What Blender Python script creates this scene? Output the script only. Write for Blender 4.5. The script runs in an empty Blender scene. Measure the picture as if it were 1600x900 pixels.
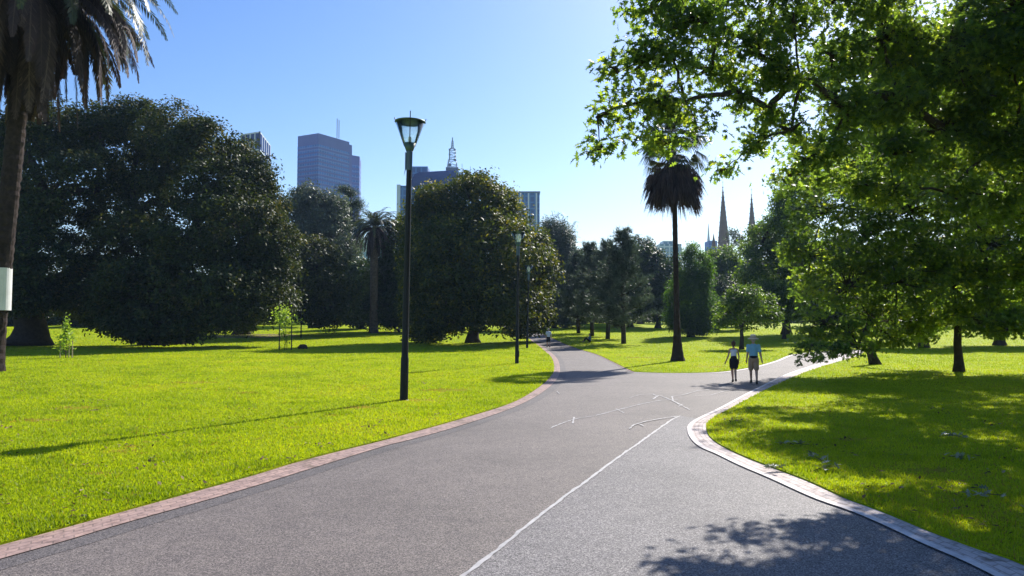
import bpy, bmesh, math, random
import numpy as np
from mathutils import Vector, Matrix
from mathutils.geometry import tessellate_polygon

R = math.radians
random.seed(5)
scene = bpy.context.scene
COL = scene.collection

# ------------------------------------------------------------------ camera, sky, sun, exposure
F = 1155.0                      # focal length in photo pixels (1600 wide)
CAM_H = 2.2
PITCH = math.atan(57 / F)
cam_data = bpy.data.cameras.new('camera')
cam_data.sensor_width = 36.0
cam_data.lens = 36.0 * F / 1600
cam_data.clip_start = 0.1
cam_data.clip_end = 8000
cam = bpy.data.objects.new('camera', cam_data)
cam.location = (0, 0, CAM_H)
cam.rotation_euler = (R(90) + PITCH, 0, 0)
COL.objects.link(cam)
scene.camera = cam

SUN_AZ, SUN_EL = 31.0, 38.5     # azimuth to the right of straight ahead
world = bpy.data.worlds.new('World')
scene.world = world
world.use_nodes = True
wn = world.node_tree
bg = wn.nodes['Background']
sky = wn.nodes.new('ShaderNodeTexSky')
sky.sky_type = 'NISHITA'
sky.sun_disc = False
sky.sun_elevation = R(SUN_EL)
sky.sun_rotation = R(SUN_AZ)
sky.air_density = 1.15
sky.dust_density = 0.7
sky.ozone_density = 3.2
hs = wn.nodes.new('ShaderNodeHueSaturation')
hs.inputs['Saturation'].default_value = 1.28
hs.inputs['Hue'].default_value = 0.513
wn.links.new(sky.outputs[0], hs.inputs['Color'])
wn.links.new(hs.outputs[0], bg.inputs[0])
bg.inputs[1].default_value = 0.095

sd = bpy.data.lights.new('sun', 'SUN')
sd.energy = 5.0
sd.angle = R(0.55)
sd.color = (1.0, 0.95, 0.87)
sun = bpy.data.objects.new('sun', sd)
sv = Vector((math.sin(R(SUN_AZ)) * math.cos(R(SUN_EL)), math.cos(R(SUN_AZ)) * math.cos(R(SUN_EL)), math.sin(R(SUN_EL))))
sun.rotation_euler = sv.to_track_quat('Z', 'Y').to_euler()
COL.objects.link(sun)

vs = scene.view_settings
vs.view_transform = 'Standard'
vs.look = 'None'
vs.exposure = 0.85
vs.gamma = 1
vs.use_curve_mapping = False
scene.render.engine = 'CYCLES'
scene.cycles.use_denoising = True
scene.cycles.max_bounces = 7
scene.cycles.transparent_max_bounces = 12
scene.cycles.volume_bounces = 0
scene.cycles.sample_clamp_indirect = 6

# ------------------------------------------------------------------ terrain and photo-pixel to place
def tz(y):
    """ground height: level near the camera, rising gently from about 68 m away"""
    y = np.asarray(y, float)
    s = 5.0
    r = 0.04 * s * np.log1p(np.exp(np.clip((y - 68) / s, -50, 50)))
    return 3.4 * np.tanh(r / 3.4)

def ray(px, py):
    x = (px - 800) / F; z = (450 - py) / F
    c, s = math.cos(PITCH), math.sin(PITCH)
    return x, c - z * s, s + z * c

def at(px, py, d):
    x, y, z = ray(px, py)
    return np.array((x / y * d, d, CAM_H + z / y * d))

def G(px, py):
    x, y, z = ray(px, py)
    if z >= -1e-4: z = -1e-4
    lo, hi = 0.5, 170.0
    for _ in range(50):
        m = (lo + hi) / 2
        if CAM_H + z / y * m > float(tz(m)): lo = m
        else: hi = m
    return np.array((x / y * lo, lo, float(tz(lo))))

def gx(px, d):
    """ground point in the column px at distance d"""
    return np.array(((px - 800) / F * d, d, float(tz(d))))

# ------------------------------------------------------------------ mesh helpers
def tag(o, label=None, cat=None, group=None, kind=None):
    if label: o['label'] = label
    if cat: o['category'] = cat
    if group: o['group'] = group
    if kind: o['kind'] = kind
    return o

def empty(name, loc=(0, 0, 0), rz=0.0):
    o = bpy.data.objects.new(name, None)
    o.location = tuple(float(v) for v in loc)
    o.rotation_euler = (0, 0, rz)
    o.empty_display_size = 0.3
    COL.objects.link(o)
    return o

def np_mesh(name, V, faces, mat, parent=None, rnd=None, smooth=False, uv=None, origin=None):
    """faces: list of int arrays (n,k)"""
    V = np.asarray(V, np.float32)
    if origin is not None: V = V - np.asarray(origin, np.float32)
    me = bpy.data.meshes.new(name)
    me.vertices.add(len(V)); me.vertices.foreach_set('co', V.ravel())
    idx = []; tot = []
    for f in faces:
        f = np.asarray(f, np.int32)
        if len(f) == 0: continue
        idx.append(f.ravel()); tot.append(np.full(len(f), f.shape[1], np.int32))
    idx = np.concatenate(idx); tot = np.concatenate(tot)
    st = np.concatenate(([0], np.cumsum(tot)[:-1])).astype(np.int32)
    me.loops.add(len(idx)); me.loops.foreach_set('vertex_index', idx)
    me.polygons.add(len(tot)); me.polygons.foreach_set('loop_start', st)
    try: me.polygons.foreach_set('loop_total', tot)
    except Exception: pass
    if smooth: me.polygons.foreach_set('use_smooth', np.ones(len(tot), bool))
    if rnd is not None:
        a = me.attributes.new('rnd', 'FLOAT', 'POINT'); a.data.foreach_set('value', np.asarray(rnd, np.float32))
    if uv is not None:
        l = me.uv_layers.new(name='UVMap'); l.data.foreach_set('uv', np.asarray(uv, np.float32)[idx].ravel())
    me.update(calc_edges=True)
    me.materials.append(mat)
    o = bpy.data.objects.new(name, me)
    if origin is not None and parent is None: o.location = tuple(float(v) for v in origin)
    if parent is not None: o.parent = parent
    COL.objects.link(o)
    return o

class MB:
    """collects verts and faces, then makes one mesh object"""
    def __init__(s): s.V = []; s.F = []; s.n = 0
    def add(s, V, Fs):
        V = np.asarray(V, float)
        for f in Fs: s.F.append(tuple(int(i) + s.n for i in f))
        s.V.append(V); s.n += len(V)
    def box(s, c, size, rz=0.0, M=None):
        x, y, z = [v / 2 for v in size]
        V = np.array([(i * x, j * y, k * z) for i in (-1, 1) for j in (-1, 1) for k in (-1, 1)])
        if rz:
            c_, s_ = math.cos(rz), math.sin(rz)
            V = V @ np.array([[c_, s_, 0], [-s_, c_, 0], [0, 0, 1]])
        if M is not None: V = V @ np.array(M).T
        V = V + np.array(c)
        s.add(V, [(0, 1, 3, 2), (4, 6, 7, 5), (0, 4, 5, 1), (2, 3, 7, 6), (0, 2, 6, 4), (1, 5, 7, 3)])
    def tube(s, P, r, n=8, cap=True):
        P = np.asarray(P, float); r = np.broadcast_to(np.asarray(r, float), (len(P),))
        T = np.gradient(P, axis=0); T /= np.linalg.norm(T, axis=1)[:, None] + 1e-9
        up = np.array((0, 0, 1.0)) if abs(T[0, 2]) < 0.9 else np.array((1.0, 0, 0))
        V = []
        a = np.arange(n) * 2 * math.pi / n
        for p, t, rr in zip(P, T, r):
            u = np.cross(up, t); u /= np.linalg.norm(u) + 1e-9
            v = np.cross(t, u); up = v
            V.append(p + rr * (np.cos(a)[:, None] * u + np.sin(a)[:, None] * v))
        V = np.concatenate(V)
        Fs = []
        for i in range(len(P) - 1):
            for j in range(n):
                k = (j + 1) % n
                Fs.append((i * n + j, i * n + k, (i + 1) * n + k, (i + 1) * n + j))
        if cap:
            Fs.append(tuple(range(n - 1, -1, -1))); m = (len(P) - 1) * n
            Fs.append(tuple(range(m, m + n)))
        s.add(V, Fs)
    def lathe(s, prof, n=16, c=(0, 0, 0), cap=True, phase=0.0):
        a = np.arange(n) * 2 * math.pi / n + phase
        V = np.concatenate([np.stack([r * np.cos(a), r * np.sin(a), np.full(n, z)], 1) for r, z in prof]) + np.array(c)
        Fs = []
        for i in range(len(prof) - 1):
            for j in range(n):
                k = (j + 1) % n
                Fs.append((i * n + j, i * n + k, (i + 1) * n + k, (i + 1) * n + j))
        if cap:
            Fs.append(tuple(range(n - 1, -1, -1))); m = (len(prof) - 1) * n
            Fs.append(tuple(range(m, m + n)))
        s.add(V, Fs)
    def build(s, name, mat, parent=None, smooth=False, loc=None):
        me = bpy.data.meshes.new(name)
        me.from_pydata(np.concatenate(s.V).tolist(), [], s.F)
        if smooth: me.polygons.foreach_set('use_smooth', np.ones(len(me.polygons), bool))
        me.materials.append(mat); me.update()
        o = bpy.data.objects.new(name, me)
        if loc is not None: o.location = tuple(float(v) for v in loc)
        if parent is not None: o.parent = parent
        COL.objects.link(o)
        return o

def copy_tree(o, parent=None):
    c = o.copy(); COL.objects.link(c)
    if parent is not None: c.parent = parent
    for ch in [x for x in COL.objects if x.parent == o]: copy_tree(ch, c)
    return c

# ------------------------------------------------------------------ materials
def new_mat(name):
    m = bpy.data.materials.new(name); m.use_nodes = True
    nt = m.node_tree; nt.nodes.clear()
    out = nt.nodes.new('ShaderNodeOutputMaterial')
    return m, nt, out

def N(nt, t, **kw):
    n = nt.nodes.new(t)
    for k, v in kw.items(): setattr(n, k, v)
    return n

def ramp(nt, fac, stops, interp='LINEAR'):
    r = N(nt, 'ShaderNodeValToRGB'); r.color_ramp.interpolation = interp
    el = r.color_ramp.elements
    while len(el) < len(stops): el.new(0.5)
    for e, (p, c) in zip(el, stops):
        e.position = p; e.color = (*c, 1) if len(c) == 3 else c
    if fac is not None: nt.links.new(fac, r.inputs[0])
    return r.outputs[0]

def noise(nt, scale, detail=3, rough=0.55, vec=None):
    n = N(nt, 'ShaderNodeTexNoise'); n.inputs['Scale'].default_value = scale
    n.inputs['Detail'].default_value = detail; n.inputs['Roughness'].default_value = rough
    if vec is not None: nt.links.new(vec, n.inputs['Vector'])
    return n

def mixc(nt, fac, a, b, mode='MIX'):
    n = N(nt, 'ShaderNodeMix', data_type='RGBA', blend_type=mode)
    for sock, v in ((n.inputs[0], fac), (n.inputs[6], a), (n.inputs[7], b)):
        if isinstance(v, (float, int)): sock.default_value = v
        elif isinstance(v, tuple): sock.default_value = (*v, 1)
        else: nt.links.new(v, sock)
    return n.outputs[2]

def simple(name, col, rough=0.6, metal=0.0, var=0.12, vscale=3.0, bump=0.0, bscale=40, spec=0.4):
    m, nt, out = new_mat(name)
    p = N(nt, 'ShaderNodeBsdfPrincipled')
    tc = N(nt, 'ShaderNodeTexCoord')
    nz = noise(nt, vscale, 4, 0.6, tc.outputs['Object'])
    c = ramp(nt, nz.outputs[0], [(0.3, tuple(v * (1 - var) for v in col)), (0.7, tuple(min(1, v * (1 + var)) for v in col))])
    nt.links.new(c, p.inputs['Base Color'])
    p.inputs['Roughness'].default_value = rough; p.inputs['Metallic'].default_value = metal
    p.inputs['Specular IOR Level'].default_value = spec
    if bump:
        b = N(nt, 'ShaderNodeBump'); b.inputs['Strength'].default_value = bump; b.inputs['Distance'].default_value = 0.02
        n2 = noise(nt, bscale, 4, 0.6, tc.outputs['Object'])
        nt.links.new(n2.outputs[0], b.inputs['Height']); nt.links.new(b.outputs[0], p.inputs['Normal'])
    nt.links.new(p.outputs[0], out.inputs[0])
    return m

def leaf_mat(name, stops, trans=0.45, tcol=(1.5, 1.6, 0.5), rough=0.45, spec=0.35):
    m, nt, out = new_mat(name)
    a = N(nt, 'ShaderNodeAttribute', attribute_name='rnd')
    c = ramp(nt, a.outputs['Fac'], stops)
    p = N(nt, 'ShaderNodeBsdfPrincipled'); p.inputs['Roughness'].default_value = rough
    p.inputs['Specular IOR Level'].default_value = spec
    nt.links.new(c, p.inputs['Base Color'])
    t = N(nt, 'ShaderNodeBsdfTranslucent')
    tc = mixc(nt, 1.0, c, tcol, 'MULTIPLY')
    vm = nt.nodes[-1] if False else None
    nt.links.new(tc, t.inputs[0])
    mx = N(nt, 'ShaderNodeMixShader'); mx.inputs[0].default_value = trans
    nt.links.new(p.outputs[0], mx.inputs[1]); nt.links.new(t.outputs[0], mx.inputs[2])
    nt.links.new(mx.outputs[0], out.inputs[0])
    return m

M = {}
# fig: dark leathery leaves; oak: bright thin leaves
M['fig'] = leaf_mat('fig_leaf', [(0, (.016, .028, .012)), (.5, (.032, .050, .016)), (.85, (.066, .082, .022)), (1, (.11, .10, .035))], .24, (2.0, 1.8, .5), .55, .18)
M['magnolia'] = leaf_mat('broad_leaf', [(0, (.020, .035, .012)), (.55, (.045, .065, .017)), (.9, (.12, .12, .022)), (1, (.20, .18, .03))], .34, (2.6, 2.4, .5), .52, .2)
M['oak'] = leaf_mat('oak_leaf', [(0, (.008, .022, .012)), (.4, (.015, .040, .019)), (.75, (.026, .060, .024)), (1, (.046, .084, .028))], .5, (17.0, 10.5, 1.9), .42, .3)
M['gum'] = leaf_mat('gum_leaf', [(0, (.05, .065, .045)), (.6, (.09, .11, .075)), (1, (.15, .17, .12))], .25, (1.4, 1.5, .9), .5, .3)
M['paleleaf'] = leaf_mat('pale_leaf_underside', [(0, (.10, .13, .07)), (1, (.30, .33, .24))], .25, (1.2, 1.2, .9), .4, .4)
M['litter'] = leaf_mat('leaf_litter', [(0, (.05, .03, .018)), (.6, (.14, .085, .04)), (1, (.34, .26, .16))], .1, (1, 1, 1), .8, .2)
M['dark'] = leaf_mat('dark_leaf', [(0, (.018, .03, .014)), (.6, (.035, .055, .020)), (1, (.07, .10, .03))], .25, (1.6, 1.8, .7), .5, .3)
M['mid'] = leaf_mat('mid_leaf', [(0, (.028, .055, .013)), (.6, (.052, .090, .019)), (1, (.11, .16, .03))], .45, (3.4, 3.3, .8), .5, .3)
M['pine'] = leaf_mat('pine_needle', [(0, (.025, .038, .028)), (.6, (.065, .085, .060)), (1, (.15, .17, .13))], .25, (1.4, 1.6, 1.1), .5, .3)
M['cypress'] = leaf_mat('cypress_leaf', [(0, (.018, .040, .011)), (.6, (.036, .075, .016)), (1, (.08, .14, .025))], .42, (3.4, 3.6, .7), .55, .25)
M['young'] = leaf_mat('young_leaf', [(0, (.14, .21, .03)), (.6, (.21, .30, .045)), (1, (.30, .38, .08))], .5, (2.2, 2.2, .9), .5, .3)
M['frond'] = leaf_mat('palm_frond', [(0, (.022, .028, .018)), (.5, (.042, .054, .022)), (.85, (.085, .095, .03)), (1, (.20, .14, .06))], .22, (1.6, 1.7, .6), .45, .4)
M['deadfrond'] = leaf_mat('dead_frond', [(0, (.030, .022, .024)), (.6, (.070, .046, .044)), (1, (.17, .12, .10))], .15, (1.3, 1.1, .9), .7, .2)
M['grass'] = leaf_mat('grass_blade', [(0, (.15, .22, .012)), (.5, (.25, .32, .012)), (.93, (.35, .39, .02)), (1, (.22, .16, .07))], .5, (1.85, 1.75, .4), .55, .25)
M['bark'] = simple('bark', (.085, .065, .052), .9, var=.4, vscale=4, bump=.9, bscale=14, spec=.15)
M['darkbark'] = simple('dark_bark', (.045, .036, .032), .9, var=.4, vscale=4, bump=.9, bscale=14, spec=.15)
M['palmbark'] = simple('palm_bark', (.12, .088, .07), .9, var=.45, vscale=5, bump=1, bscale=9, spec=.15)
M['bigpalmbark'] = simple('big_palm_bark', (.032, .022, .020), .9, var=.5, vscale=5, bump=1, bscale=9, spec=.15)
M['pole'] = simple('black_paint', (.010, .011, .013), .5, var=.2, bump=.12, bscale=30, spec=.25)
M['green_metal'] = simple('green_painted_metal', (.055, .10, .075), .5, var=.15)
M['bluegrey'] = simple('blue_grey_metal', (.06, .10, .17), .4, var=.15)
M['band'] = simple('tin_band', (.62, .60, .62), .55, var=.12, vscale=2)
M['stake'] = simple('timber_stake', (.36, .29, .18), .8, var=.2)
M['darkstake'] = simple('dark_timber_stake', (.05, .04, .035), .8, var=.2)
M['stone'] = simple('grey_stone', (.20, .17, .14), .9, var=.3, vscale=9, bump=.6)
M['skin'] = simple('skin', (.42, .24, .17), .55, var=.06)
M['blackcloth'] = simple('black_cloth', (.012, .012, .016), .9, var=.2)
M['whitecloth'] = simple('white_cloth', (.70, .72, .78), .85, var=.06)
M['greycloth'] = simple('light_grey_cloth', (.50, .54, .62), .85, var=.06)
M['bluecloth'] = simple('pale_blue_cloth', (.20, .42, .55), .85, var=.08, vscale=8)
M['navycloth'] = simple('blue_cloth', (.02, .09, .30), .85, var=.1)
M['khaki'] = simple('khaki_cloth', (.36, .24, .16), .9, var=.1, vscale=8)
M['hair'] = simple('brown_hair', (.07, .032, .018), .6, var=.3, vscale=30)
M['greyhair'] = simple('grey_hair', (.35, .30, .27), .6, var=.2, vscale=30)
M['hat'] = simple('straw_hat', (.58, .50, .38), .8, var=.1)
M['shoe'] = simple('dark_shoe', (.02, .017, .017), .6)
M['sole'] = simple('sandal_tan', (.16, .08, .05), .7)
M['brown'] = simple('mulch', (.12, .075, .05), .95, var=.5, vscale=12, bump=1, bscale=30)

def glass_mat():
    m, nt, out = new_mat('lantern_glass')
    g = N(nt, 'ShaderNodeBsdfGlossy'); g.inputs['Roughness'].default_value = .08; g.inputs[0].default_value = (.9, 1, .98, 1)
    t = N(nt, 'ShaderNodeBsdfTransparent'); t.inputs[0].default_value = (.97, 1, 1, 1)
    d = N(nt, 'ShaderNodeBsdfTranslucent'); d.inputs[0].default_value = (.62, .78, .74, 1)
    f = N(nt, 'ShaderNodeFresnel'); f.inputs[0].default_value = 1.35
    m1 = N(nt, 'ShaderNodeMixShader'); m1.inputs[0].default_value = .12
    nt.links.new(t.outputs[0], m1.inputs[1]); nt.links.new(d.outputs[0], m1.inputs[2])
    m2 = N(nt, 'ShaderNodeMixShader'); nt.links.new(f.outputs[0], m2.inputs[0])
    nt.links.new(m1.outputs[0], m2.inputs[1]); nt.links.new(g.outputs[0], m2.inputs[2])
    nt.links.new(m2.outputs[0], out.inputs[0])
    return m
M['glass'] = glass_mat()

def lawn_mat():
    m, nt, out = new_mat('lawn_turf')
    p = N(nt, 'ShaderNodeBsdfPrincipled'); p.inputs['Roughness'].default_value = .75
    p.inputs['Specular IOR Level'].default_value = .04
    tc = N(nt, 'ShaderNodeTexCoord'); v = tc.outputs['Object']
    mp = N(nt, 'ShaderNodeMapping'); mp.inputs['Scale'].default_value = (.5, 1, 1); nt.links.new(v, mp.inputs[0]); vv = mp.outputs[0]
    big = noise(nt, .22, 4, .6, vv); mid = noise(nt, 1.7, 5, .65, vv); fine = noise(nt, 22, 5, .75, vv)
    c1 = ramp(nt, big.outputs[0], [(.3, (.22, .30, .006)), (.5, (.29, .355, .007)), (.72, (.37, .39, .013))])
    c2 = ramp(nt, mid.outputs[0], [(.28, (.62, .78, .6)), (.5, (1, 1, 1)), (.75, (1.15, 1.05, 1.1))])
    c3 = ramp(nt, fine.outputs[0], [(.3, (.50, .58, .45)), (.48, (.95, .97, .9)), (.7, (1.2, 1.15, 1.2))])
    c = mixc(nt, 1.0, c1, c2, 'MULTIPLY'); c = mixc(nt, 1.0, c, c3, 'MULTIPLY')
    # worn patches of dry soil
    w = noise(nt, .55, 6, .7, v); w2 = noise(nt, 5, 4, .7, v)
    ad = N(nt, 'ShaderNodeMath', operation='MULTIPLY_ADD'); nt.links.new(w2.outputs[0], ad.inputs[0]); ad.inputs[1].default_value = .35; nt.links.new(w.outputs[0], ad.inputs[2])
    k = ramp(nt, ad.outputs[0], [(.82, (0, 0, 0)), (.90, (1, 1, 1))])
    c = mixc(nt, k, c, (.22, .16, .08))
    nt.links.new(c, p.inputs['Base Color'])
    b = N(nt, 'ShaderNodeBump'); b.inputs['Strength'].default_value = .8; b.inputs['Distance'].default_value = .04
    f2 = noise(nt, 34, 3, .7, v); nt.links.new(f2.outputs[0], b.inputs['Height']); nt.links.new(b.outputs[0], p.inputs['Normal'])
    nt.links.new(p.outputs[0], out.inputs[0])
    return m
M['lawn'] = lawn_mat()

def asphalt_mat(name, tint, contrast):
    m, nt, out = new_mat(name)
    p = N(nt, 'ShaderNodeBsdfPrincipled'); p.inputs['Roughness'].default_value = .72
    p.inputs['Specular IOR Level'].default_value = .3
    tc = N(nt, 'ShaderNodeTexCoord'); v = tc.outputs['Object']
    vo = N(nt, 'ShaderNodeTexVoronoi'); vo.inputs['Scale'].default_value = 100; nt.links.new(v, vo.inputs['Vector'])
    lo, hi = contrast
    sp = N(nt, 'ShaderNodeSeparateColor'); nt.links.new(vo.outputs['Color'], sp.inputs[0])
    st = ramp(nt, sp.outputs[0], [(.0, (lo, lo, lo)), (.55, (.9, .9, .92)), (.85, (hi * .8, hi * .8, hi * .8)), (1, (hi, hi, hi * .97))])
    big = noise(nt, .35, 5, .6, v); fine = noise(nt, 3.0, 5, .7, v)
    c1 = ramp(nt, big.outputs[0], [(.25, tuple(t * .70 for t in tint)), (.45, tuple(t * .97 for t in tint)), (.7, tuple(t * 1.15 for t in tint))])
    c2 = ramp(nt, fine.outputs[0], [(.3, (.86, .86, .88)), (.7, (1.1, 1.1, 1.08))])
    c = mixc(nt, 1.0, c1, c2, 'MULTIPLY'); c = mixc(nt, 1.0, c, st, 'MULTIPLY')
    nt.links.new(c, p.inputs['Base Color'])
    b = N(nt, 'ShaderNodeBump'); b.inputs['Strength'].default_value = .55; b.inputs['Distance'].default_value = .008
    nt.links.new(sp.outputs[1], b.inputs['Height']); nt.links.new(b.outputs[0], p.inputs['Normal'])
    nt.links.new(p.outputs[0], out.inputs[0])
    return m
M['asphalt'] = asphalt_mat('asphalt_warm', (.135, .114, .103), (.34, 2.0))
M['asphalt2'] = asphalt_mat('asphalt_cool', (.152, .140, .138), (.28, 2.15))

def brick_mat(name, c1, c2, mortar, scale=1.0):
    m, nt, out = new_mat(name)
    p = N(nt, 'ShaderNodeBsdfPrincipled'); p.inputs['Roughness'].default_value = .8
    p.inputs['Specular IOR Level'].default_value = .3
    uv = N(nt, 'ShaderNodeTexCoord')
    br = N(nt, 'ShaderNodeTexBrick'); nt.links.new(uv.outputs['UV'], br.inputs['Vector'])
    br.inputs['Color1'].default_value = (*c1, 1); br.inputs['Color2'].default_value = (*c2, 1); br.inputs['Mortar'].default_value = (*mortar, 1)
    br.inputs['Scale'].default_value = 1.0; br.inputs['Mortar Size'].default_value = .010
    br.inputs['Brick Width'].default_value = .23; br.inputs['Row Height'].default_value = .115; br.inputs['Bias'].default_value = -.1
    nz = noise(nt, 6, 5, .7, uv.outputs['Object'])
    d = ramp(nt, nz.outputs[0], [(.3, (.5, .48, .48)), (.52, (1, 1, 1)), (.75, (1.3, 1.28, 1.25))])
    c = mixc(nt, 1.0, br.outputs[0], d, 'MULTIPLY')
    n2 = noise(nt, 1.1, 5, .75, uv.outputs['Object'])
    k = ramp(nt, n2.outputs[0], [(.56, (0, 0, 0)), (.64, (.85, .85, .85))])
    c = mixc(nt, k, c, (.12, .085, .06))
    nt.links.new(c, p.inputs['Base Color'])
    b = N(nt, 'ShaderNodeBump'); b.inputs['Strength'].default_value = .6; b.inputs['Distance'].default_value = .01; b.invert = True
    nt.links.new(br.outputs['Fac'], b.inputs['Height']); nt.links.new(b.outputs[0], p.inputs['Normal'])
    nt.links.new(p.outputs[0], out.inputs[0])
    return m
M['brick_red'] = brick_mat('edging_brick_pink', (.35, .235, .20), (.27, .185, .165), (.21, .15, .13))
M['brick_pale'] = brick_mat('edging_brick_pale', (.54, .46, .43), (.46, .38, .36), (.34, .28, .25))
M['seal'] = simple('crack_seal', (.34, .325, .32), .6, var=.25, vscale=7)
M['concrete'] = simple('pale_concrete_edge', (.58, .52, .50), .8, var=.2, vscale=5)

# ------------------------------------------------------------------ ground sheets
def catmull(P, per=8):
    P = np.asarray(P, float)
    Q = np.vstack([2 * P[0] - P[1], P, 2 * P[-1] - P[-2]])
    out = []
    for i in range(1, len(Q) - 2):
        for t in np.linspace(0, 1, per, endpoint=False):
            a, b, c, d = Q[i - 1], Q[i], Q[i + 1], Q[i + 2]
            out.append(.5 * ((2 * b) + (-a + c) * t + (2 * a - 5 * b + 4 * c - d) * t * t + (-a + 3 * b - 3 * c + d) * t ** 3))
    out.append(Q[-2])
    return np.array(out)

def resample(P, n):
    s = np.concatenate(([0], np.cumsum(np.linalg.norm(np.diff(P, axis=0), axis=1))))
    t = np.linspace(0, s[-1], n)
    return np.stack([np.interp(t, s, P[:, k]) for k in range(P.shape[1])], 1), t

YCUTS = list(np.arange(4, 64, 4.0)) + list(np.arange(64, 150, 3.0))
def sheet(name, poly, dz, mat, thick=0.0, cuts=YCUTS):
    """flat polygon (x, y) laid on the terrain, cut into rows so that it follows the rise"""
    bm = bmesh.new()
    vs_ = [bm.verts.new((float(p[0]), float(p[1]), 0)) for p in poly]
    tris = tessellate_polygon([[Vector((float(p[0]), float(p[1]), 0)) for p in poly]])
    for t in tris:
        try: bm.faces.new([vs_[i] for i in t])
        except ValueError: pass
    bmesh.ops.dissolve_degenerate(bm, dist=1e-5, edges=bm.edges)
    for y in cuts:
        geom = bm.verts[:] + bm.edges[:] + bm.faces[:]
        bmesh.ops.bisect_plane(bm, geom=geom, plane_co=(0, y, 0), plane_no=(0, 1, 0))
    for f in bm.faces:
        if f.normal.z < 0: f.normal_flip()
    if thick:
        be = [e for e in bm.edges if e.is_boundary]
        r = bmesh.ops.extrude_edge_only(bm, edges=be)
        for v in [g for g in r['geom'] if isinstance(g, bmesh.types.BMVert)]: v.co.z = -thick
    for v in bm.verts: v.co.z += float(tz(v.co.y)) + dz
    me = bpy.data.meshes.new(name); bm.to_mesh(me); bm.free()
    me.materials.append(mat)
    o = bpy.data.objects.new(name, me); COL.objects.link(o)
    tag(o, kind='structure')
    return o

# base ground out to the horizon
ys = np.concatenate([np.array([-60, 0, 40, 60]), np.arange(64, 150, 4), [170, 220, 300, 500, 900, 1800, 3500]])
xs = np.array([-3500, -600, -150, 0, 150, 600, 3500.])
gv = np.array([(x, y, float(tz(y)) - .09) for y in ys for x in xs])
nx = len(xs)
gf = np.array([(j * nx + i, j * nx + i + 1, (j + 1) * nx + i + 1, (j + 1) * nx + i) for j in range(len(ys) - 1) for i in range(nx - 1)])
ground = np_mesh('ground', gv, [gf], M['lawn']); tag(ground, kind='structure')

L_grass_px = [(-260, 925), (-100, 880), (0, 854), (100, 827), (200, 799), (300, 771), (400, 743), (480, 719), (600, 689), (640, 678), (715, 657), (800, 630), (840, 607), (860, 589), (866, 576), (862, 560), (852, 550), (843, 542), (832, 534), (822, 527), (812, 520)]
L_path_px = [(-300, 965), (-100, 905), (0, 875), (100, 847), (200, 817), (300, 789), (400, 760), (480, 735), (600, 698), (640, 688), (715, 667), (800, 638), (845, 615), (869, 594), (875, 577), (871, 561), (861, 551), (850, 543), (838, 535), (827, 528), (816, 520)]
R_grass_px = [(1760, 985), (1680, 925), (1585, 880), (1525, 860), (1450, 832), (1375, 801), (1319, 780), (1262, 754), (1210, 734), (1176, 721), (1142, 706), (1115, 690), (1104, 674), (1110, 658), (1145, 638), (1195, 611), (1250, 586), (1290, 572), (1325, 562), (1346, 554), (1352, 547)]
R_path_px = [(1700, 1010), (1640, 948), (1535, 889), (1450, 852), (1397, 827), (1337, 801), (1277, 780), (1206, 748), (1161, 729), (1124, 711), (1094, 697), (1079, 677), (1085, 660), (1128, 638), (1180, 610), (1234, 584), (1276, 570), (1308, 561), (1328, 554), (1340, 547.2)]
I_left_px = [(818, 513), (834, 517), (850, 523), (866, 530), (884, 538), (906, 546), (932, 554), (956, 565), (976, 575), (992, 582)]
I_right_px = [(992, 582), (1040, 583.5), (1100, 583), (1140, 580), (1180, 573), (1212, 564), (1240, 554), (1290, 549), (1338, 546.6)]
def gpts(px): return np.array([G(*p)[:2] for p in px])
Lg = catmull(gpts(L_grass_px), 7); Lp = catmull(gpts(L_path_px), 7)
Rg = catmull(gpts(R_grass_px), 7); Rp = catmull(gpts(R_path_px), 7)
Il = catmull(gpts(I_left_px), 6); Ir = catmull(gpts(I_right_px), 6)

# asphalt under everything near the paths (turf lies on top of it)
sheet('path', [(-14, 1), (16, 1), (16, 20), (45, 60), (60, 75), (60, 140), (-10, 140), (-14, 60)], .0, M['asphalt'])
# newer asphalt of the right-hand branch, up to the white joint line
joint_px = [(660, 965), (725, 900), (760, 873), (800, 842), (850, 801), (900, 764), (950, 727), (985, 702), (1020, 677), (1050, 656), (1063, 650)]
jt = gpts(joint_px)
newer = [tuple(p) for p in jt] + [tuple(G(1095, 655)[:2])] + [tuple(p) for p in Rp[::-1] if p[1] < G(1080, 665)[1]]
sheet('newer_path', newer, .004, M['asphalt2'])

left_poly = [tuple(p) for p in Lg] + [(Lg[-1][0] - 2, 112), (Lg[-1][0] - 4, 138), (-200, 138), (-200, Lg[0][1])]
lawn_left = sheet('lawn', left_poly, .038, M['lawn'], thick=.05)
right_poly = [tuple(p) for p in Rg] + [(200, 66.5), (200, 2), (12, 2)]
right_poly = [p for p in right_poly]
lawn_right = sheet('lawn', right_poly, .038, M['lawn'], thick=.05)
isl = [tuple(p) for p in Il] + [tuple(p) for p in Ir[1:]] + [(200, 66.8), (200, 138), (Il[0][0], 138)]
lawn_mid = sheet('lawn', isl, .038, M['lawn'], thick=.05)

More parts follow.
